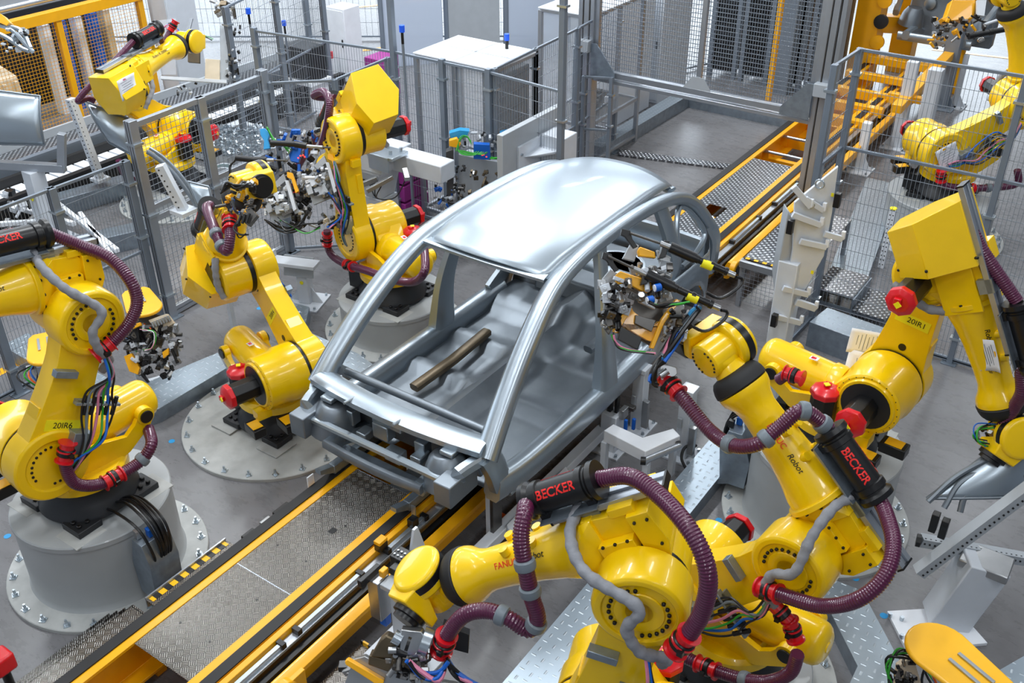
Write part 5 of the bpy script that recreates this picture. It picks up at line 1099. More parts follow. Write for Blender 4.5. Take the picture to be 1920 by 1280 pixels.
# tool on the bottom right stand, tool of the right robot
P = atz(1700, 1250, .95); t = thing('docked_tool', 'docked tool with green and black cables left of the large amber lid', 'gripper', P)
blk('tool_plate', t, [(1686, 1248), (1712, 1228), (1730, 1290), (1680, 1300)], P, .06, 'cardboard', off=0); clutter(t, 1670, 1235, 1725, 1285, P, 20, 71, d=.06, off=.05, s=(.012, .045), mats=('steel', 'black', 'black')); wires(t, [(1668, 1285), (1664, 1245), (1690, 1222), (1722, 1232)], P, .007, ['black', 'black', 'green', 'black', 'green', 'black'], .04, .06, 10)
P = R5['fl']; t = thing('robot_gripper', 'small dark tool under the right robot wrist with green cables', 'gripper', P)
clutter(t, 1832, 800, 1900, 850, P, 22, 81, d=.08, off=0, s=(.012, .05), mats=('black', 'steel', 'black', 'greyplastic')); wires(t, [(1862, 798), (1835, 800), (1832, 822), (1856, 834)], P, .006, ['green', 'green', 'black', 'blue', 'black'], .04, .05, 11); hose('tool_hose', [atp(x, y, P, _fw) for x, y in ((1868, 820), (1880, 835), (1900, 845), (1925, 850))], .035, t)
# tool of the robot behind the left fence
P = atz(420, 90, 1.7); t = thing('robot_gripper', 'pale aluminium gripper frame with black valve strip in the upper left background', 'gripper', P)
blk('frame_plate', t, [(412, 48), (424, 48), (430, 150), (414, 150)], P, .12, 'mgrey', off=0); blk('frame_bar', t, [(300, 142), (425, 150), (425, 156), (300, 148)], P, .06, 'lgrey', off=.03); blk('clear_plate', t, [(296, 38), (330, 34), (330, 140), (300, 140)], P, .01, 'clear', off=-.1)
blk('clear_plate', t, [(380, 40), (414, 46), (414, 150), (384, 120)], P, .01, 'clear', off=0); blk('beige_plate', t, [(385, 110), (412, 112), (412, 150), (384, 148)], P, .03, 'cardboard', off=.02); blk('brown_plate', t, [(352, 74), (374, 74), (374, 118), (352, 116)], P, .05, 'brown', off=.04)
clutter(t, 424, 45, 452, 145, P, 40, 91, d=.06, off=.05, s=(.015, .055), mats=('black', 'black', 'lgrey', 'steel', 'darksteel')); blk('silver_arm', t, [(356, 34), (361, 34), (352, 70), (360, 90), (356, 96), (345, 78), (346, 66)], P, .04, 'alu', off=.1); wires(t, [(362, 62), (380, 66), (400, 74)], P, .006, ['green', 'black', 'green'], .03, .05, 12)
wires(t, [(300, 60), (316, 48), (336, 60), (322, 72)], P, .008, ['pink', 'cyan', 'pink'], .04, .05, 13); clutter(t, 330, 155, 375, 175, P, 12, 92, d=.08, off=0, s=(.015, .05), mats=('black', 'steel', 'lgrey'))
# tool at the upper right
P = atz(1770, 60, 2.0); t = thing('robot_gripper', 'orange and black gripper with long black cylinders at the top right', 'gripper', P)
blk('orange_arm', t, [(1785, 0), (1830, 0), (1822, 36), (1770, 40), (1765, 34), (1775, 30)], P, .16, 'oyellow', off=0, bevel=.01); clutter(t, 1748, 28, 1850, 75, P, 50, 95, d=.14, off=.08, s=(.02, .08), mats=('black', 'black', 'steel', 'oyellow', 'darksteel')); clutter(t, 1745, 60, 1770, 92, P, 14, 96, d=.08, off=.05, s=(.02, .06), mats=('black', 'steel', 'oyellow'))
rod('long_cylinder', t, (1816, 68), (1900, 52), .045, P, 'black', .12, ribs=True); rod('long_cylinder', t, (1846, 46), (1876, 36), .02, P, 'lgrey', .12); wires(t, [(1820, 30), (1840, 40), (1860, 44)], P, .015, ['black'], .01, .1, 14); blk('white_plate', t, [(1832, 0), (1850, 0), (1846, 30), (1832, 28)], P, .04, 'lgrey', off=.08)
# paper sheets taped to robots
def sheet(I, T, loc, sz, rot, mat='paper', lines=6, ttl=None):
    M4 = T @ Matrix.Translation(loc) @ rot; b = MB(M4); w, h = sz; N = 6
    grid(b, [[(w*(i/N-.5), h*(j/N-.5), .004+.02*(i/N)**2*((j/N-.5)**2)*4) for j in range(N+1)] for i in range(N+1)]); o = solid(b.build('paper_sheet', I['R'], mat), .0008)
    for k in range(lines): b = MB(M4); b.box((0.0-.0*k, h*(.3-.11*k), .0062), (w*(.7-.1*(k % 3)), .004, .0012)); b.build('printed_line', o, 'greyplastic')
    if ttl: b = MB(M4); b.box((0, h*.4, .0075), (w*.3, h*.09, .001)); b.build('printed_logo', o, ttl)
RX = Matrix.Rotation(PI/2, 4, 'X')
sheet(R4, R4['TE'], (-.34, -.315, .26), (.3, .26), RX, ttl='pink'); sheet(R5, R5['TO'], (.62, -.13, .06), (.24, .17), Matrix.Rotation(PI/2+.4, 4, 'X'), ttl='wax')
sheet(R5, R5['T2'], (-.05, -.22, .24), (.22, .3), Matrix.Rotation(.4, 4, 'X') @ Matrix.Rotation(2.6, 4, 'Y')); sheet(R5, R5['T2'], (.12, -.3, .3), (.2, .26), Matrix.Rotation(.5, 4, 'X') @ Matrix.Rotation(2.9, 4, 'Y'))

clutter([x for x in COL.objects if x.name == 'robot_gripper.005'][0], 395, 0, 440, 28, atz(420, 20, 1.9), 26, 140, d=.08, s=(.03, .1), mats=('steel', 'black', 'brown', 'cardboard', 'lgrey'))
# ---------------------------------------------------------------- background
pp_ = atz(1768, 362, .6)
R8 = robot('yellow robot behind the right wire fence with its arm rising to the right edge', tuple(pp_), 225, -60, 62, 180, 0, tube=(.2, .7), rail=(-.4, .6))
pedestal('wide white pedestal behind the right wire fence', pp_.x, pp_.y, .6, .85, .66)
dress(R8, [(1765, 320), (1768, 345), (1800, 352), (1850, 352), (1905, 345), (1908, 318)], .4, r=.045, reds=(.05, .4), greys=(.6,)); dress(R8, [(1885, -20), (1896, 25), (1908, 58), (1925, 75)], 0, r=.05, greys=(.3, .6)); robot_bundle(R8, 8, 9)
sheet(R8, R8['T2'], (.0, .0, .37), (.26, .3), Matrix.Identity(4), ttl='wax')
# station with crossbeam at the back
t = thing('welding_station', 'white T shaped station column with a machined plate on its arm', 'station', (-7.93, 8.46, 0))
T = Matrix.Translation((-7.95, 8.55, 0))
b = MB(T); b.hull([(x, y, z) for x, y, z in ((-.17, -.2, .0), (.17, -.2, 0), (-.17, .2, 0), (.17, .2, 0), (-.14, -.16, .75), (.14, -.16, .75), (-.14, .16, .75), (.14, .16, .75))]); b.build('column_foot', t, 'lgrey', bevel=.01)
b = MB(T); b.hull([(x, y, z) for x, y, z in ((-.12, -.14, .75), (.12, -.14, .75), (-.12, .14, .75), (.12, .14, .75), (-.19, -.2, 1.12), (.19, -.2, 1.12), (-.19, .2, 1.12), (.19, .2, 1.12))]); b.build('column_head', t, 'lgrey', bevel=.01)
b = MB(T); b.box2((-.25, -.26, 1.12), (.25, .24, 1.16)); b.build('head_flange', t, 'lgrey'); b = MB(T); b.box2((-.28, -.28, 1.16), (.3, .3, 1.38)); b.build('head_block', t, 'lgrey', bevel=.012)
b = MB(T); b.box2((-.14, -.205, .95), (.12, -.2, 1.0)); b.build('type_label', t, 'black'); b = MB(T); b.box2((-.05, -.2, .78), (.06, -.196, .86)); b.build('type_plate', t, 'mgrey')
b = MB(T); b.box2((.25, -.05, 1.14), (1.02, .22, 1.36)); b.build('cross_arm', t, 'lgrey', bevel=.012)
b = MB(T); b.box2((.1, -.3, 1.38), (.5, .0, 1.42)); pl = b.build('machined_plate', t, 'bolt', bevel=.004)
for x, y in ((.16, -.24), (.4, -.2), (.24, -.06), (.44, -.06)): b = MB(T); b.cyl((x, y, 1.42), (x, y, 1.47), .022, n=6); b.build('plate_bolt', pl, 'bolt')
b = MB(T); b.box2((.15, -.32, 1.24), (.45, -.3, 1.42)); b.build('front_plate', t, 'bolt'); 
for a, c, w in (((.3, -.35, 1.15), (.1, -.5, 1.05), .06), ((.5, -.3, 1.2), (.3, -.55, 1.06), .05), ((.6, -.2, 1.28), (.72, -.3, 1.22), .06)): b = MB(T); b.bar(a, c, w, w); b.build('clamp_arm', t, 'steel', bevel=.004)
for k in range(3): b = MB(T); b.tube(even(spline([(.2+.1*k, -.4, 1.1), (.4, -.5, .98), (.6, -.4, 1.0), (.66, -.25, 1.2)], .03), .03), .007, 6); b.build('cable', t, 'black')
# changer block with green cables
P = atz(880, 300, 1.15); t = thing('tool_changer', 'dark plate unit with green cables and red lights behind the car roof', 'tool unit', P); nb = V((_fw.x, _fw.y, 0))
blk('back_plate', t, [(860, 290), (940, 305), (945, 380), (860, 378)], P, .1, 'mgrey', off=0, n=nb); blk('edge_plate', t, [(836, 285), (850, 280), (850, 378), (838, 378)], P, .12, 'darksteel', off=.1, n=nb); blk('valve_terminal', t, [(888, 270), (918, 272), (920, 300), (888, 298)], P, .08, 'blue', off=.16, n=nb)
blk('yellow_clamp', t, [(842, 264), (856, 260), (864, 270), (860, 278), (842, 274)], P, .07, 'oyellow', off=.1, n=nb); blk('blue_cover', t, [(842, 250), (862, 244), (880, 246), (874, 258), (846, 260)], P, .1, 'cyan', off=0, n=nb); blk('blue_cover', t, [(938, 250), (960, 246), (950, 256), (936, 256)], P, .1, 'cyan', off=0, n=nb)
clutter(t, 860, 248, 945, 275, P, 26, 101, d=.1, off=.05, s=(.02, .07), mats=('steel', 'lgrey', 'black', 'steel')); clutter(t, 852, 300, 872, 375, P, 30, 102, d=.04, off=.12, s=(.012, .05), mats=('black', 'black', 'darksteel')); clutter(t, 815, 330, 850, 395, P, 24, 103, d=.08, off=.1, s=(.015, .06), mats=('black', 'steel', 'lgrey', 'blue')); clutter(t, 880, 320, 945, 370, P, 26, 104, d=.06, off=.1, s=(.02, .06), mats=('brown', 'darksteel', 'steel', 'brown'))
rod('bronze_ring', t, (905, 345), (908, 346), .1, P, 'brown', .14)
for k in range(8): wires(t, [(890+3.6*k, 284), (884+3*k, 290), (868, 290-k), (858, 282)], P, .006, ['green'], .01, .26, 110+k)
wires(t, [(858, 282), (862, 258), (876, 256), (884, 268)], P, .006, ['green', 'green', 'green'], .03, .2, 120); wires(t, [(920, 296), (932, 296), (942, 298)], P, .006, ['green']*5, .03, .2, 121)
for x, y in ((912, 279), (906, 290), (911, 294), (903, 291)): nn = _fw.normalized(); c = atp(x, y, P-nn*.24, nn); b = MB(); b.cyl(c, c+V((.01, .01, 0)), .006, n=8); b.build('status_led', t, 'led')
# grey panel with bracket
t = thing('fixture_panel', 'large grey upright plate with a white box bracket behind the car roof', 'panel', (-6.2, 8.75, 0))
b = MB(); b.box2((-6.28, 8.72, .75), (-6.2, 10.0, 1.82)); b.build('upright_plate', t, 'mgrey', bevel=.006); b = MB(); b.box2((-6.2, 9.0, .95), (-6.17, 9.9, 1.6)); b.build('mount_plate', t, 'lgrey', bevel=.004)
b = MB(); b.box2((-6.17, 9.45, .6), (-5.85, 9.75, 1.62)); b.build('box_column', t, 'lgrey', bevel=.01)
for z in (1.15, 1.45): b = MB(); b.hull([(-6.17, 9.1, z), (-6.17, 9.45, z-.12), (-6.17, 9.45, z+.03), (-5.87, 9.45, z), (-5.87, 9.45, z+.03)]); b.build('rib', t, 'lgrey')
for k, z in enumerate((1.05, 1.25, 1.5)): b = MB(); b.cyl((-6.17, 9.05, z), (-6.15, 9.05, z), .015, n=8); b.build('mount_bolt', t, 'bolt')
b = MB(); b.box2((-6.3, 8.7, 0), (-6.18, 9.9, .06)); b.build('plate_foot', t, 'mgrey')
b = MB(); b.box2((-6.28, 9.3, .06), (-6.22, 9.5, .75)); b.build('leg', t, 'mgrey')
# enclosure with the white roof
def enclosure(label, x0, x1, y0, y1, h, base=.7, seams=True, lamp=True, dark=False):
    t = thing('machine_enclosure', label, 'enclosure', ((x0+x1)/2, (y0+y1)/2, 0))
    for x in (x0, (x0+x1)/2, x1):
        for y in (y0, y1):
            if x not in (x0, x1) and y == y1: continue
            b = MB(); b.box2((x-.03, y-.03, 0), (x+.03, y+.03, h)); b.build('frame_post', t, 'alu', bevel=.004)
    for z in (h, base, .1):
        for a, c in (((x0, y0), (x1, y0)), ((x1, y0), (x1, y1)), ((x0, y1), (x1, y1)), ((x0, y0), (x0, y1))): b = MB(); b.bar((*a, z), (*c, z), .045, .045); b.build('frame_rail', t, 'alu', bevel=.003)
    b = MB(); b.box2((x0-.03, y0-.03, h+.02), (x1+.03, y1+.03, h+.035)); r = b.build('roof_sheet', t, 'white')
    if seams:
        b = MB(); b.box2(((x0+x1)/2-.012, y0, h+.035), ((x0+x1)/2+.012, y1, h+.038)); b.build('roof_seam', r, 'alu'); b = MB(); b.box2((x0, (y0+y1)/2-.012, h+.035), (x1, (y0+y1)/2+.012, h+.038)); b.build('roof_seam', r, 'alu')
    for a, c in (((x0, y0), (x1, y0)), ((x1, y0), (x1, y1)), ((x0, y0), (x0, y1))): b = MB(); b.bar((*a, (h+base)/2), (*c, (h+base)/2), .006, h-base-.05); b.build('clear_sheet', t, 'clear')
    b = MB(); b.box2((x0+.05, y0+.05, base-.04), (x1-.05, y1-.05, base)); b.build('machine_table', t, 'darksteel')
    rnd = random.Random(int(x0*100))
    for k in range(14): c = V((rnd.uniform(x0+.2, x1-.2), rnd.uniform(y0+.15, y1-.15), base+.06)); b = MB(); b.box(c, (rnd.uniform(.05, .25), rnd.uniform(.05, .15), rnd.uniform(.04, .16))); b.build('table_device', t, rnd.choice(('steel', 'black', 'lgrey', 'darksteel')), bevel=.004)
    if dark: b = MB(); b.box2((x1-.3, y0+.15, base), (x1-.02, y1-.1, h-.1)); b.build('dark_cabinet', t, 'blackmetal', bevel=.01)
    if lamp:
        b = MB(); b.cyl((x1-.35, y1-.12, h+.035), (x1-.35, y1-.12, h+.14), .022, n=12); l = b.build('lamp_stem', t, 'black'); b = MB(); b.cyl((x1-.35, y1-.12, h+.14), (x1-.35, y1-.12, h+.22), .032, n=16); b.build('lamp_dome', l, 'lamp')
    return t
enclosure('glass walled machine enclosure with a flat white roof and a blue lamp', -8.15, -6.95, 9.62, 10.5, 2.18, dark=True)
enclosure('tall glass walled cabinet with a white roof left of the gate', -7.92, -7.1, 12.1, 13.6, 2.25, lamp=False, seams=False)
# partition walls and cabinets at the back
for (a, c, h, m, lab) in (((-12.9, 14.3), (-12.2, 15.2), 2.3, 'frost', 'translucent pale curtain panel left of the grey partition cabinets'), ((-12.15, 15.3), (-11.5, 16.1), 2.3, 'mgrey', 'grey mesh cabinet wall behind the white enclosure roof'), ((-11.4, 16.2), (-11.0, 17.6), 2.2, 'frost', 'blue white curtain panel between two grey partitions'), ((-10.9, 17.7), (-10.2, 18.6), 2.2, 'mgrey', 'dark grey partition right of the blue white curtain')):
    b = MB(); b.bar((*a, h/2), (*c, h/2), .08, h); o = tag(setorg(b.build('room_divider', None, m, bevel=.004), (*a, 0)), lab, 'partition')
    b = MB(); b.box((*a, h/2), (.09, .09, h+.1)); b.build('partition_post', o, 'fencegrey')
def cabinet(name, label, x, y, w, d, h, mat='lgrey', z0=0, az=0, lines=True, cat='cabinet'):
    t = thing(name, label, cat, (x, y, 0)); T = Matrix.Translation((x, y, 0)) @ Matrix.Rotation(rad(az), 4, 'Z')
    b = MB(T); b.box2((-w/2, -d/2, z0), (w/2, d/2, h)); b.build('housing', t, mat, bevel=.012)
    b = MB(T); b.box2((-w/2+.02, -d/2-.012, z0+.06), (w/2-.02, -d/2, h-.04)); dr = b.build('door', t, mat, bevel=.004); b = MB(T); b.box2((w/2-.08, -d/2-.03, h*.5), (w/2-.06, -d/2-.012, h*.5+.14)); b.build('door_handle', dr, 'black'); return t, T
p = atz(655, 150, 0); cabinet('control_column', 'white upright control column behind the left mesh fence', p.x, p.y, .42, .42, 1.35, 'white'); t, T = cabinet('monitor_cabinet', 'dark slatted box on a white desk in the upper left background', atz(575, 150, .5).x, atz(575, 150, .5).y, .6, .4, 1.1, 'blackmetal', z0=.55)
b = MB(T); b.box2((-.35, -.25, .5), (.35, .25, .56)); b.build('desk_top', t, 'white'); b = MB(T); b.box2((-.3, -.2, 0), (-.25, .2, .5)); b.build('desk_leg', t, 'white'); b = MB(T); b.box2((.25, -.2, 0), (.3, .2, .5)); b.build('desk_leg', t, 'white')
cabinet('control_cabinet', 'light grey control cabinet behind the mesh left of the polished floor', -7.95, 14.6, .55, 1.1, 2.0, 'lgrey'); cabinet('control_cabinet', 'second light grey cabinet next to the gate beyond the first', -7.9, 15.9, .55, 1.1, 1.9, 'lgrey')
# crates, pole
for px, lab in (((720, 180), 'magenta plastic crate stack behind the raised yellow cover box'), ((765, 395), 'magenta crate seen through the mesh beside the station column')):
    p = atz(px[0], px[1], 0); t = thing('plastic_crate', lab, 'crate', p)
    for k in range(3): b = MB(); b.box(p+V((0, 0, .12+.25*k)), (.35, .5, .22)); b.build('crate', t, 'magenta', bevel=.01)
p = atz(745, 330, 0); b = MB(); b.box2(p+V((-.03, -.03, 0)), p+V((.03, .03, 1.1))); tag(setorg(b.build('marker_post', None, 'hazardz', bevel=.003), p), 'yellow and black striped marker post behind the station column', 'post')
p = atz(627, 160, 0); b = MB(); b.cyl(p, p+V((0, 0, .5)), .03, n=12); o = tag(setorg(b.build('marker_post', None, 'white'), p), 'small white post with a red top in the upper left', 'post'); b = MB(); b.cyl(p+V((0, 0, .5)), p+V((0, 0, .62)), .032, n=12); b.build('red_top', o, 'red')
# blue lamps on fences
for px, z, lab in (((754, 60), 2.6, 'blue signal lamp on the tall fence post above the enclosure'), ((466, 26), 2.2, 'blue signal lamp on a pole in the upper left'), ((533, 48), 1.6, 'blue signal lamp behind the upper left fence')):
    p = atz(px[0], px[1], z); t = thing('signal_lamp', lab, 'lamp', p); b = MB(); b.cyl(p, p+V((0, 0, .08)), .034, n=16); b.build('lamp_dome', t, 'lamp'); b = MB(); b.cyl(p-V((0, 0, .14)), p, .018, n=10); b.build('lamp_stem', t, 'black'); b = MB(); b.cyl(V((p.x, p.y, 0)), p-V((0, 0, .14)), .018, n=10); b.build('lamp_pole', t, 'fencegrey')
# yellow cage and containers upper left
t = thing('press_cage', 'yellow framed mesh cage at the upper left with beige containers inside', 'cage', (-15.1, 9, 0)); X = -15.1; Y0, Y1 = 6.0, 10.75
for y in (6.6, 7.75, 9.15, 10.7): b = MB(); b.box2((X-.05, y-.05, 0), (X+.05, y+.05, 1.75)); b.build('cage_post', t, 'oyellow', bevel=.004)
b = MB(); b.box2((X-.08, Y0, 1.7), (X+.08, Y1, 1.86)); b.build('cage_beam', t, 'oyellow', bevel=.006); b = MB(); b.box2((X-.04, Y0, .02), (X+.04, Y1, .09)); b.build('cage_beam', t, 'oyellow')
for a, c in ((Y0, 7.7), (7.8, 9.1), (9.2, 10.65)): mesh_panel('mesh_panel', t, (X, a), (X, c), .1, 1.7, .055, .055, .0022, 'oyellow')
b = MB(); b.cyl((X-.15, Y0, 2.0), (X-.15, Y1, 2.0), .05, n=14); b.build('roof_tube', t, 'alu')
for k in range(8):
    y = 6.4+.5*k; p = thing('parts_container', 'beige ribbed parts containers standing in a row inside the yellow cage', 'container', (-16.0, y, 0), 'beige containers in the yellow cage') if k < 5 else None
    if p:
        b = MB(); b.hull([(-16.3, y-.2, .0), (-15.6, y-.2, 0), (-16.3, y+.2, 0), (-15.6, y+.2, 0), (-16.3, y-.2, 1.0), (-15.7, y-.2, .85), (-16.3, y+.2, 1.0), (-15.7, y+.2, .85)]); b.build('container_body', p, 'cardboard', bevel=.03)
        for j in (-.1, .1): b = MB(); b.box((-15.63, y+j, .45), (.06, .05, .7)); b.build('container_rib', p, 'cardboard', bevel=.01)
for k, (y, m) in enumerate(((9.3, 'white'), (9.6, 'blue'), (9.9, 'white'), (10.2, 'blue'), (10.45, 'cardboard'))): b = MB(); b.box2((-15.9, y-.06, 0), (-15.7, y+.06, 1.5)); tag(setorg(b.build('rack_upright', None, m, bevel=.005), (-15.8, y, 0)), ('narrow white upright nearest the middle post inside the yellow cage', 'narrow blue upright left of centre inside the yellow cage', 'narrow white upright between two blue ones in the cage', 'narrow blue upright near the right cage post', 'beige upright beside the right cage post')[k], 'upright')
t = thing('overhead_machine', 'grey panelled machine top with blue edging above the yellow cage', 'machine', (-17, 8, 0)); b = MB(); b.box2((-17.6, 5, 0), (-16.6, 11, 2.3)); b.build('machine_body', t, 'mgrey', bevel=.02); b = MB(); b.box2((-16.6, 5, 2.1), (-16.5, 11, 2.3)); b.build('blue_edge', t, 'blue')
p = atz(240, 110, 0); cabinet('control_cabinet', 'pale grey cabinet standing right of the yellow cage', -14.9, 11.2, .5, .6, 2.2, 'lgrey')
b = MB(); b.box2((-16.55, 6.0, 0), (-16.5, 10.8, 1.6)); tag(setorg(b.build('shade_sheet', None, 'blackmetal'), (-16.5, 8, 0)), 'added dark sheet standing in for the shaded interior behind the beige containers', 'panel')  # black sheet added so the cage interior reads as shaded
# troughs and chain conveyor on the left
t = thing('belt_trough', 'long pale grey conveyor trough running back on the left', 'conveyor', (-13.4, 5, 0)); 
b = MB(); b.box2((-13.75, 4.5, .3), (-13.7, 12.8, .62)); b.build('trough_wall', t, 'mgrey'); b = MB(); b.box2((-13.3, 4.5, .0), (-13.2, 12.8, .52)); b.build('trough_wall', t, 'fencegrey'); b = MB(); b.box2((-13.7, 4.5, .46), (-13.3, 12.8, .5)); b.build('trough_bed', t, 'dots')
t = thing('roller_conveyor', 'white roller conveyor between black guide strips on the left', 'conveyor', (-12.8, 5, 0)); b = MB(); b.box2((-13.1, 4.5, .0), (-13.02, 12.8, .42)); b.build('guide_strip', t, 'rubber'); b = MB(); b.box2((-12.62, 4.5, 0), (-12.52, 12.8, .36)); b.build('guide_strip', t, 'rubber'); b = MB(); b.box2((-13.02, 4.5, .2), (-12.62, 12.8, .26)); b.build('conveyor_bed', t, 'galvp')
for k in range(40): b = MB(); y = 4.6+.2*k; b.box2((-13.01, y, .26), (-12.63, y+.17, .3)); b.build('slat', t, 'white', bevel=.003)
for a, c, lab in (((-12.4, 6.5), (-11.9, 8.6), 'long galvanised duct beside the roller conveyor'), ((-11.5, 5.0), (-10.6, 7.0), 'white box duct on the floor before the white pedestal')):
    b = MB(); b.bar((*a, .12), (*c, .12), .28, .24); tag(setorg(b.build('floor_duct', None, 'galvp', bevel=.005), (*a, 0)), lab, 'duct')
# panels on fixtures
def panel(label, pts, P, n, bulge, mat='body', cat='panel', name='door_panel', rib=True):
    """a pressed sheet: rows of picture points on a plane, bulged towards the camera"""
    n = V(n).normalized(); t = thing(name, label, cat, P); R_ = []
    A, B_, C_, D_ = [atp(x, y, P, n) for x, y in pts]; N = 10
    for i in range(N+1):
        u = i/N; R_.append([(A.lerp(B_, v/N)).lerp(D_.lerp(C_, v/N), u)-n*bulge*math.sin(PI*min(1, max(0, u)))**.8*(.6+.4*math.sin(PI*v/N)) for v in range(N+1)])
    b = MB(); grid(b, R_); solid(b.build('sheet', t, mat, ang=60), .008)
    if rib:
        for e in (0, -1): b = MB(); b.tube([r[e] for r in R_], .012, 6); b.build('hem', t, 'bodydark')
        b = MB(); b.tube(R_[0], .012, 6); b.build('hem', t, 'bodydark'); b = MB(); b.tube(R_[-1], .012, 6); b.build('hem', t, 'bodydark')
    return t
P = V((-11.8, 6.2, 1.4)); nb = V((.85, -.45, -.0)); panel('silver curved door panel lying on a stand at the left edge', [(-40, 165), (75, 180), (84, 272), (-40, 270)], P, V((-.6, .7, -.4)), .1)
t, T = post('panel_stand', 'pale grey stand column with a perforated arm under the silver door panel', -11.75, 6.3, .95, .2, .2, base=.5, mat='lgrey'); b = MB(T); b.bar((-.6, -.3, 1.0), (.4, .2, 1.0), .1, .1); b.build('perforated_arm', t, 'alu', bevel=.004); b = MB(T); b.bar((.35, .18, .95), (.45, .25, 1.45), .09, .09); b.build('perforated_upright', t, 'alu', bevel=.004); b = MB(T); b.cyl((.0, -.11, .6), (.0, -.115, .6), .035, n=14); b.build('yellow_dot', t, 'lab')
P = V((-11.5, 7.0, 1.2)); panel('white curved side panel leaning behind the left fence post', [(160, 190), (240, 222), (245, 290), (205, 268)], P, V((-.6, .7, -.4)), .12, 'body')
def perfbar(label, p0, p1, P, w=.09):
    n = V((_fw.x, _fw.y, 0)); A = atp(*p0, P, n); B_ = atp(*p1, P, n); t = thing('perforated_profile', label, 'profile', B_); b = MB(); b.mat('lgrey'); b.bar(A, B_, w, w); b.mat('black'); u = (B_-A).normalized(); L = (B_-A).length; s = u.cross(_fw).normalized(); f = u.cross(s).normalized()
    if f.dot(_fw) > 0: f = -f
    R = Matrix((u, s, f)).transposed()
    for k in range(int(L/.06)):
        for q in (-w*.25, w*.25): b.box(A+u*(.03+.06*k)+s*q+f*w*.5, (.014, .014, .003), R)
    b.build('profile_bar', t); b = MB(); b.box(B_, (.2, .2, .04)); b.build('foot_plate', t, 'lgrey'); return t
perfbar('slanted perforated white profile in front of the yellow cage', (132, 185), (188, 335), V((-11.9, 7.6, 0)), .1); perfbar('perforated white profile leaning against the curved fender piece', (300, 310), (345, 395), V((-8.5, 5.5, 0)), .09)
# fender piece at the left fence post
P = V((-8.35, 5.6, 1.3)); t = panel('curved silver fender piece in front of the left fence post', [(352, 340), (392, 350), (415, 420), (395, 430)], P, V((-.5, .8, -.3)), .06, 'body', 'car part', 'fender_panel')
nn = V((-.5, .8, -.3)).normalized(); q = atp(400, 400, P, nn); b = MB(); b.bar(V((q.x, q.y, 0)), q, .05, .05); b.build('support_leg', t, 'lgrey')
for off, w in ((0, .045), (.08, .03)): b = MB(); sweep(b, spline([atp(x+off*60, y-off*80, P, nn) for x, y in ((276, 284), (300, 300), (330, 330), (358, 368), (378, 400), (392, 425))], .05), w, .03, up=nn); b.build('fender_edge', t, 'bodydark')
# stamped panel with fixture bottom right
P = V((-.35, 6.6, 1.25)); n_ = V((-.35, .75, -.55)); t = panel('silver pressed side panel on the fixture at the right edge', [(1738, 934), (1868, 838), (1940, 836), (1940, 930)], P, n_, .08, 'body')
for pts in (((1740, 940), (1790, 895), (1850, 862), (1930, 832)), ((1770, 952), (1800, 905), (1850, 880), (1930, 862)), ((1800, 960), (1812, 925), (1850, 900), (1930, 890))): b = MB(); b.tube(even(spline([atp(x, y, P-n_.normalized()*.03, n_) for x, y in pts], .03), .03), .022, 8); b.build('pressed_rib', t, 'bodydark')
t = thing('panel_fixture', 'perforated beam fixture on a slanted grey column at the right', 'fixture', atz(1770, 1170, 0)); n_ = V((_fw.x, _fw.y, 0))
P = V((-.35, 6.2, 1.1))
def pbar(t, p0, p1, P, w, nm='perforated_beam'):
    A = atp(*p0, P, n_); B_ = atp(*p1, P, n_); b = MB(); b.mat('mgrey'); b.bar(A, B_, w, w); b.mat('black'); u = (B_-A).normalized(); s = u.cross(_fw).normalized(); f = u.cross(s).normalized(); f = -f if f.dot(_fw) > 0 else f; R = Matrix((u, s, f)).transposed()
    for k in range(int((B_-A).length/.04)):
        for q in (-w*.25, w*.25): b.box(A+u*(.02+.04*k)+s*q+f*w*.5, (.013, .013, .003), R)
    b.build(nm, t, bevel=0)
pbar(t, (1722, 1072), (1945, 905), P, .085); pbar(t, (1725, 1012), (1945, 1052), P+V((0, .15, -.1)), .075)
b = MB(); A = atz(1770, 1160, .03); B_ = atp(1850, 1050, P, n_); b.bar(A, B_, .24, .3); b.build('slanted_column', t, 'lgrey', bevel=.01); b = MB(); q = [atz(*p, .0) for p in ((1662, 1150), (1790, 1142), (1850, 1210), (1700, 1225))]; b.add(q+[p+V((0, 0, .03)) for p in q], [(0, 1, 2, 3), (4, 5, 6, 7), (0, 1, 5, 4), (1, 2, 6, 5), (2, 3, 7, 6), (3, 0, 4, 7)]); b.build('base_plate', t, 'white', bevel=.003)
for x, y in ((1668, 1155), (1690, 1195), (1690, 1162), (1780, 1150)): c = atz(x, y, .03); b = MB(); b.cyl(c, c+V((0, 0, .035)), .016, n=6); b.build('anchor_bolt', t, 'bolt')
b = MB(); b.box(B_+V((0, 0, -.02)), (.34, .24, .07)); b.build('head_plate', t, 'steel', bevel=.01)
for x, y in ((1752, 978), (1770, 990)): c = atp(x, y, P-n_*.0, n_); b = MB(); b.box(c, (.05, .06, .16)); b.build('clamp', t, 'black', bevel=.005)
c = atp(1726, 1014, P+V((0, .1, -.08)), n_); b = MB(); octprism(b, c, V((-1, -.2, 0)), V((0, 0, 1)), .05, 0, .03); b.build('end_knob', t, 'black')
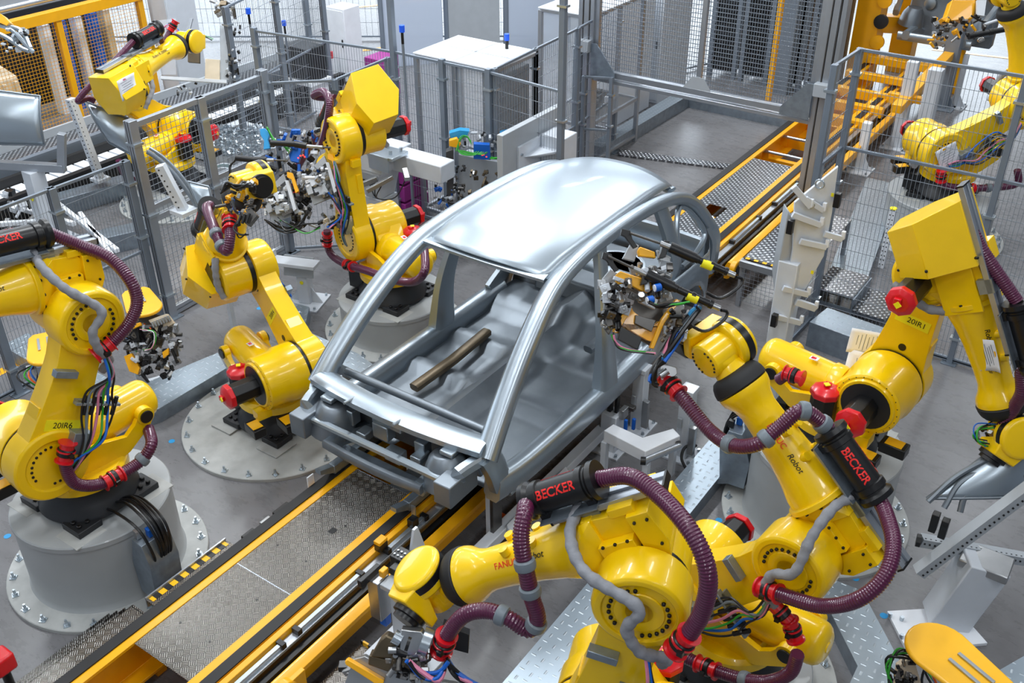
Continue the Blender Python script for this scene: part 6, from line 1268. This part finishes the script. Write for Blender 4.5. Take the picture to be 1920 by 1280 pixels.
# top right: yellow machine, second body, racks
t = thing('framing_machine', 'big yellow machine frame at the top right around a second car body', 'machine', (-5.4, 17.5, 0))
for x, y, w, h in ((-5.05, 18.2, .42, 4.5), (-4.75, 19.6, .4, 4.5), (-3.55, 18.8, .1, 3.2), (-2.9, 20.5, .2, 3.5)): b = MB(); b.box2((x-w/2, y-w/2, 0), (x+w/2, y+w/2, h)); b.build('machine_column', t, 'oyellow', bevel=.01)
for a, c, w in (((-5.1, 18.2, 1.15), (-4.7, 19.0, 1.0), .35), ((-4.95, 17.0, .6), (-3.6, 17.0, .6), .14), ((-3.6, 15.2, .75), (-3.55, 19.5, 1.0), .16), ((-3.9, 15.8, .75), (-3.3, 15.8, .75), .12), ((-4.9, 18.0, .6), (-3.6, 18.0, .6), .16), ((-5.2, 18.2, 2.4), (-4.8, 19.6, 2.4), .3)): b = MB(); b.bar(a, c, w, w*.8); b.build('machine_beam', t, 'oyellow', bevel=.008)
for k in range(5): b = MB(); b.lathe((-4.8, 18.0, .9+.35*k), (0, -1, 0), [(0, .12), (.06, .12), (.07, .05)], 18); b.build('machine_bearing', t, 'blackmetal' if k % 2 else 'oyellow')
for x0, x1, y in ((-4.9, -3.9, 14.9), (-4.9, -3.9, 15.6), (-4.9, -3.9, 16.3)): b = MB(); b.box2((x0, y, .42), (x1, y+.14, .56)); b.build('lift_fork', t, 'oyellow', bevel=.006)
K2 = thing('car_body', 'second car body front end standing dark inside the yellow machine', 'car body', (-3.9, 19.0, .8)); L2 = lambda x, y, z: V((-3.9+x, 18.6+y, .8+z))
b = MB(); b.hull([L2(x, y, z) for x in (-.75, .75) for y, z in ((.35, 0), (.55, .9), (.65, .9), (.6, 0))]); b.build('firewall', K2, 'bodydark', bevel=.03); b = MB(); sweep(b, [L2(x, .2-.1*(1-x*x), .95) for x in (-.8, -.4, 0, .4, .8)], .25, .08); b.build('cowl_panel', K2, 'body')
for s in (-1, 1):
    b = MB(); sweep(b, [L2(s*.45, .4, .1), L2(s*.46, 0, .25), L2(s*.46, -.6, .28)], .12, .15); b.build('front_rail', K2, 'body'); b = MB(); b.lathe(L2(s*.58, .05, .3), (-s*.12, 0, 1), [(0, .22), (.2, .18), (.3, .12), (.3, .05)], 24); b.build('strut_tower', K2, 'bodydark'); b = MB(); sweep(b, [L2(s*.8, .4, .85), L2(s*.78, -.1, .8), L2(s*.72, -.5, .6)], .1, .12); b.build('fender_rail', K2, 'body')
    b = MB(); sweep(b, [L2(s*.82, .4, .9), L2(s*.7, 1.3, 1.5), L2(s*.65, 2.5, 1.55)], .09, .12, up=(s, 0, .3)); b.build('side_frame', K2, 'body')
for x, z, r in ((-.4, .6, .1), (.05, .62, .08), (.4, .58, .11), (-.1, .3, .06)): b = MB(); b.lathe(L2(x, .46, z), (0, -1, .1), [(0, r), (.06, r), (.07, r*.7)], 20); b.build('pressed_cover', K2, 'body')
b = MB(); sweep(b, [L2(x, -.55, .25) for x in (-.6, -.2, .2, .6)], .09, .14); b.build('front_cross_beam', K2, 'body')
for k in range(4):
    x = -7.35+.62*k; t = thing('storage_rack', 'tall black slatted storage rack behind the gate mesh', 'rack', (x, 17.6, 0), 'black racks behind the gate')
    b = MB(); b.box2((x-.2, 17.4, .1), (x+.2, 18.0, 3.6)); b.build('rack_core', t, 'black')
    for s in (-1, 1): b = MB(); b.box2((x+s*.24-.04, 17.33, 0), (x+s*.24+.04, 17.42, 3.8)); b.build('rack_upright', t, 'fencegrey')
    for j in range(24): b = MB(); b.box((x, 17.36, .25+.14*j), (.42, .07, .03)); b.build('rack_slat', t, 'blackmetal')
b = MB(); b.box2((-6.25, 17.0, 0), (-5.95, 17.3, 3.8)); tag(setorg(b.build('support_column', None, 'fencegrey', bevel=.01), (-6.1, 17.1, 0)), 'broad grey column between the black racks behind the gate', 'column')
b = MB(); b.box2((-5.9, 15.9, .0), (-5.82, 15.98, 3.6)); tag(setorg(b.build('yellow_pole', None, 'oyellow', bevel=.004), (-5.86, 15.9, 0)), 'thin yellow pole behind the right half of the gate mesh', 'pole')
for px, h, w, m, lab in (((1722, 285), 1.3, .2, 'lgrey', 'pale column with a flanged foot behind the right fence'), ((1680, 275), 1.35, .16, 'lgrey', 'slender pale column left of the flanged one behind the fence'), ((1762, 200), 2.6, .24, 'fencegrey', 'wide grey profile column right of the second car body'), ((1790, 200), .9, .08, 'lgrey', 'thin grey bollard post behind the right fence'), ((1610, 320), .75, .12, 'white', 'short white clamp post beside the conveyor behind the fence')):
    p = atz(px[0], px[1], 0); post('support_post', lab, p.x, p.y, h, w, base=w+.25, mat=m)
# floor lines and far walls
def line(lab, a, c, w=.1):
    b = MB(); b.bar((*a, .003), (*c, .003), w, .004); tag(setorg(b.build('floor_line', None, 'oyellow'), (*a, 0)), lab, 'floor line')
line('yellow floor line crossing the far background at the top', (-16.4, 17.4), (-12.0, 24)); line('yellow floor line near the right edge in the background', (-4.6, 21.3), (-1.0, 21.9)); line('yellow floor line behind the white column on the left', (-15.4, 12.6), (-13.6, 15.6), .12); line('second yellow floor line at the top right corner', (-4.8, 24.4), (-1.0, 25.2))
line('yellow floor line behind the low left fence', (-9.4, 3.6), (-9.4, 4.9), .12)
struct_ = lambda n, a, c, m='lgrey': struct((lambda b: b.build(n, None, m))(MB().box2(a, c)))
struct_('wall_back', (-40, 40, 0), (25, 40.2, 9)); struct_('wall_left', (-40.2, -12, 0), (-40, 40, 9)); struct_('wall_right', (25, -12, 0), (25.2, 40, 9)); struct_('wall_front', (-40, -12.2, 0), (25, -12, 9))
# small floor pieces
for x, y, k in ((322, 827, 'beside the low round plate'), (14, 1005, 'left of the tall pedestal'), (1348, 975, 'left of the right pedestal'), (1604, 1084, 'below the right pedestal'), (1657, 1154, 'beside the fixture base plate'), (486, 578, 'behind the gripper stand')):
    p = atz(x, y, 0); b = MB(); b.cyl(p, p+V((0, 0, .002)), .03, n=12); tag(setorg(b.build('floor_dot', None, 'cyan'), p), 'blue paint dot on the floor '+k, 'paint mark')
for P0, lab in ((((770, 848), (850, 965), (870, 985)), 'x'),): pass
t = thing('orange_cable', 'orange cable lying under the light grey rail near the conveyor', 'cable', atz(930, 965, 0)); b = MB(); b.tube(even(spline([atz(915, 966, .03), atz(935, 963, .06), atz(955, 972, .05), atz(968, 978, .03)], .02), .02), .018, 8); b.build('cable_run', t, 'orange'); b = MB(); b.tube(even(spline([atz(848, 962, .12), atz(852, 975, .05), atz(858, 985, .02)], .02), .02), .014, 8); b.build('cable_run', t, 'orange')
b = MB(); b.tube(even(spline([atz(1305, 835, .12), atz(1285, 838, .2), atz(1278, 860, .2), atz(1290, 890, .08), atz(1275, 912, .03), atz(1260, 910, .1)], .02), .02), .014, 8); tag(setorg(b.build('power_cable', None, 'rubber'), atz(1280, 900, 0)), 'black cable looping from the purple hose down to the galvanised duct', 'cable')
t = thing('warning_light', 'red and black unit at the bottom left corner', 'device', atz(5, 1260, .5)); p = atz(2, 1240, .6); b = MB(); b.box(p, (.14, .14, .14)); b.build('red_housing', t, 'red', bevel=.02); b = MB(); b.cyl(V((p.x, p.y, 0)), p-V((0, 0, .07)), .03, n=10); b.build('stand_pole', t, 'black')
t = thing('hanging_gripper', 'silver gripper claw with a yellow arm end at the upper left edge', 'gripper', atz(20, 70, 2.2)); P = atz(25, 70, 2.2); blk('arm_end', t, [(-20, 15), (5, 28), (18, 42), (12, 48), (-20, 34)], P, .12, 'oyellow', off=.05)
for pts in (((-10, 45), (20, 55), (45, 80), (62, 98)), ((-10, 60), (15, 72), (40, 90), (55, 96)), ((10, 48), (40, 58), (58, 92))): b = MB(); b.tube(even(spline([atp(x, y, P, _fw) for x, y in pts], .03), .04), .03, 8); b.build('claw', t, 'body')
clutter(t, 5, 50, 55, 98, P, 22, 131, d=.08, off=.02, s=(.02, .07), mats=('steel', 'lgrey', 'bolt', 'black'))
t = thing('pallet_frame', 'low white tubular frame on the floor behind the low left fence', 'frame', (-10.8, 4.6, 0))
for a, c in (((0, 345), (110, 380)), ((0, 380), (140, 420)), ((20, 440), (180, 470)), ((100, 375), (220, 470)), ((0, 420), (70, 415)), ((150, 400), (240, 520))): b = MB(); b.bar(atz(*a, .25), atz(*c, .25), .06, .06); b.build('frame_tube', t, 'white', bevel=.008)
clutter(t, 0, 360, 60, 480, atz(30, 420, .2), 24, 133, d=.1, off=.0, s=(.03, .12), mats=('steel', 'lgrey', 'black', 'white'))
t = thing('parts_heap', 'pile of small shiny metal clips behind the framed mesh', 'parts', atz(440, 270, .3)); rnd = random.Random(5); b = MB()
for k in range(420): c = atz(rnd.uniform(405, 490), rnd.uniform(235, 290), .35+rnd.random()*.15); b.box(c, (.05, .035, .03), Matrix.Rotation(rnd.random()*3, 3, rnd.choice('XYZ')))
o = b.build('metal_clips', t, 'bolt'); o['kind'] = 'stuff'; b = MB(); b.box(atz(445, 270, .17), (1.0, 1.0, .3)); b.build('parts_tray', t, 'lgrey', bevel=.01)
p = atz(425, 345, .5); t = thing('tape_reel', 'teal tape reel between grey discs behind the framed mesh', 'reel', p)
for k, m, r in ((0, 'mgrey', .2), (1, 'teal', .17), (2, 'mgrey', .2)): b = MB(); b.lathe(p+V((.05*k, -.05*k, .1)), (1, -1, 0), [(0, r), (.03 if k != 1 else .05, r), (.03, .05)], 30); b.build('reel_disc' if k != 1 else 'tape_roll', t, m)
b = MB(); b.box2(p+V((-.02, -.05, -.5)), p+V((.12, .05, .0))); b.build('reel_stand', t, 'mgrey')
# ---------------------------------------------------------------- light, camera
def lights():
    w = bpy.data.worlds.new('hall_ambient'); bpy.context.scene.world = w; w.use_nodes = True
    bg = w.node_tree.nodes['Background']; bg.inputs[0].default_value = (.74, .84, 1, 1); bg.inputs[1].default_value = .1
    k = 0
    for y in (-3, 2, 7, 12, 18, 25):
        for x in (-15, -8.5, -2.5, 4):
            l = bpy.data.lights.new('hall_lamp', 'AREA'); l.shape = 'RECTANGLE'; l.size = 3.4; l.size_y = .55; l.energy = (400 if y > 6 else 150) if x < -8 else (150 if y < 10 else 120)
            l.color = (.93, .97, 1); o = bpy.data.objects.new('hall_lamp', l); COL.objects.link(o); o.location = (x+(.8 if (y//5) % 2 else 0), y, 9.5)
            o.rotation_euler = (0, 0, PI/2)
    for nm, loc, rot, sx, sy, e in (('window_daylight', (-22, 38, 6.2), (rad(90), 0, 0), 34, 5, 3400), ('window_daylight', (-38, 14, 6.2), (rad(90), 0, rad(90)), 44, 5, 3800)):
        l = bpy.data.lights.new(nm, 'AREA'); l.shape = 'RECTANGLE'; l.size = sx; l.size_y = sy; l.energy = e; l.color = (.8, .9, 1); o = bpy.data.objects.new(nm, l); COL.objects.link(o); o.location = loc; o.rotation_euler = rot
        o.rotation_euler = (rad(-90) if nm and loc[1] > 30 else rad(90), 0, 0 if loc[1] > 30 else rad(-90))
lights()
cd = bpy.data.cameras.new('camera'); cam = bpy.data.objects.new('camera', cd); COL.objects.link(cam)
cd.sensor_width = 36; cd.lens = F_PX*36/1920; cd.clip_end = 200
cam.matrix_world = frame(CAM, _rt, _up, -_fw)
sc = bpy.context.scene; sc.camera = cam
sc.view_settings.view_transform = 'Standard'; sc.view_settings.look = 'None'; sc.view_settings.gamma = 1; sc.view_settings.exposure = 0.0
sc.view_settings.use_curve_mapping = False
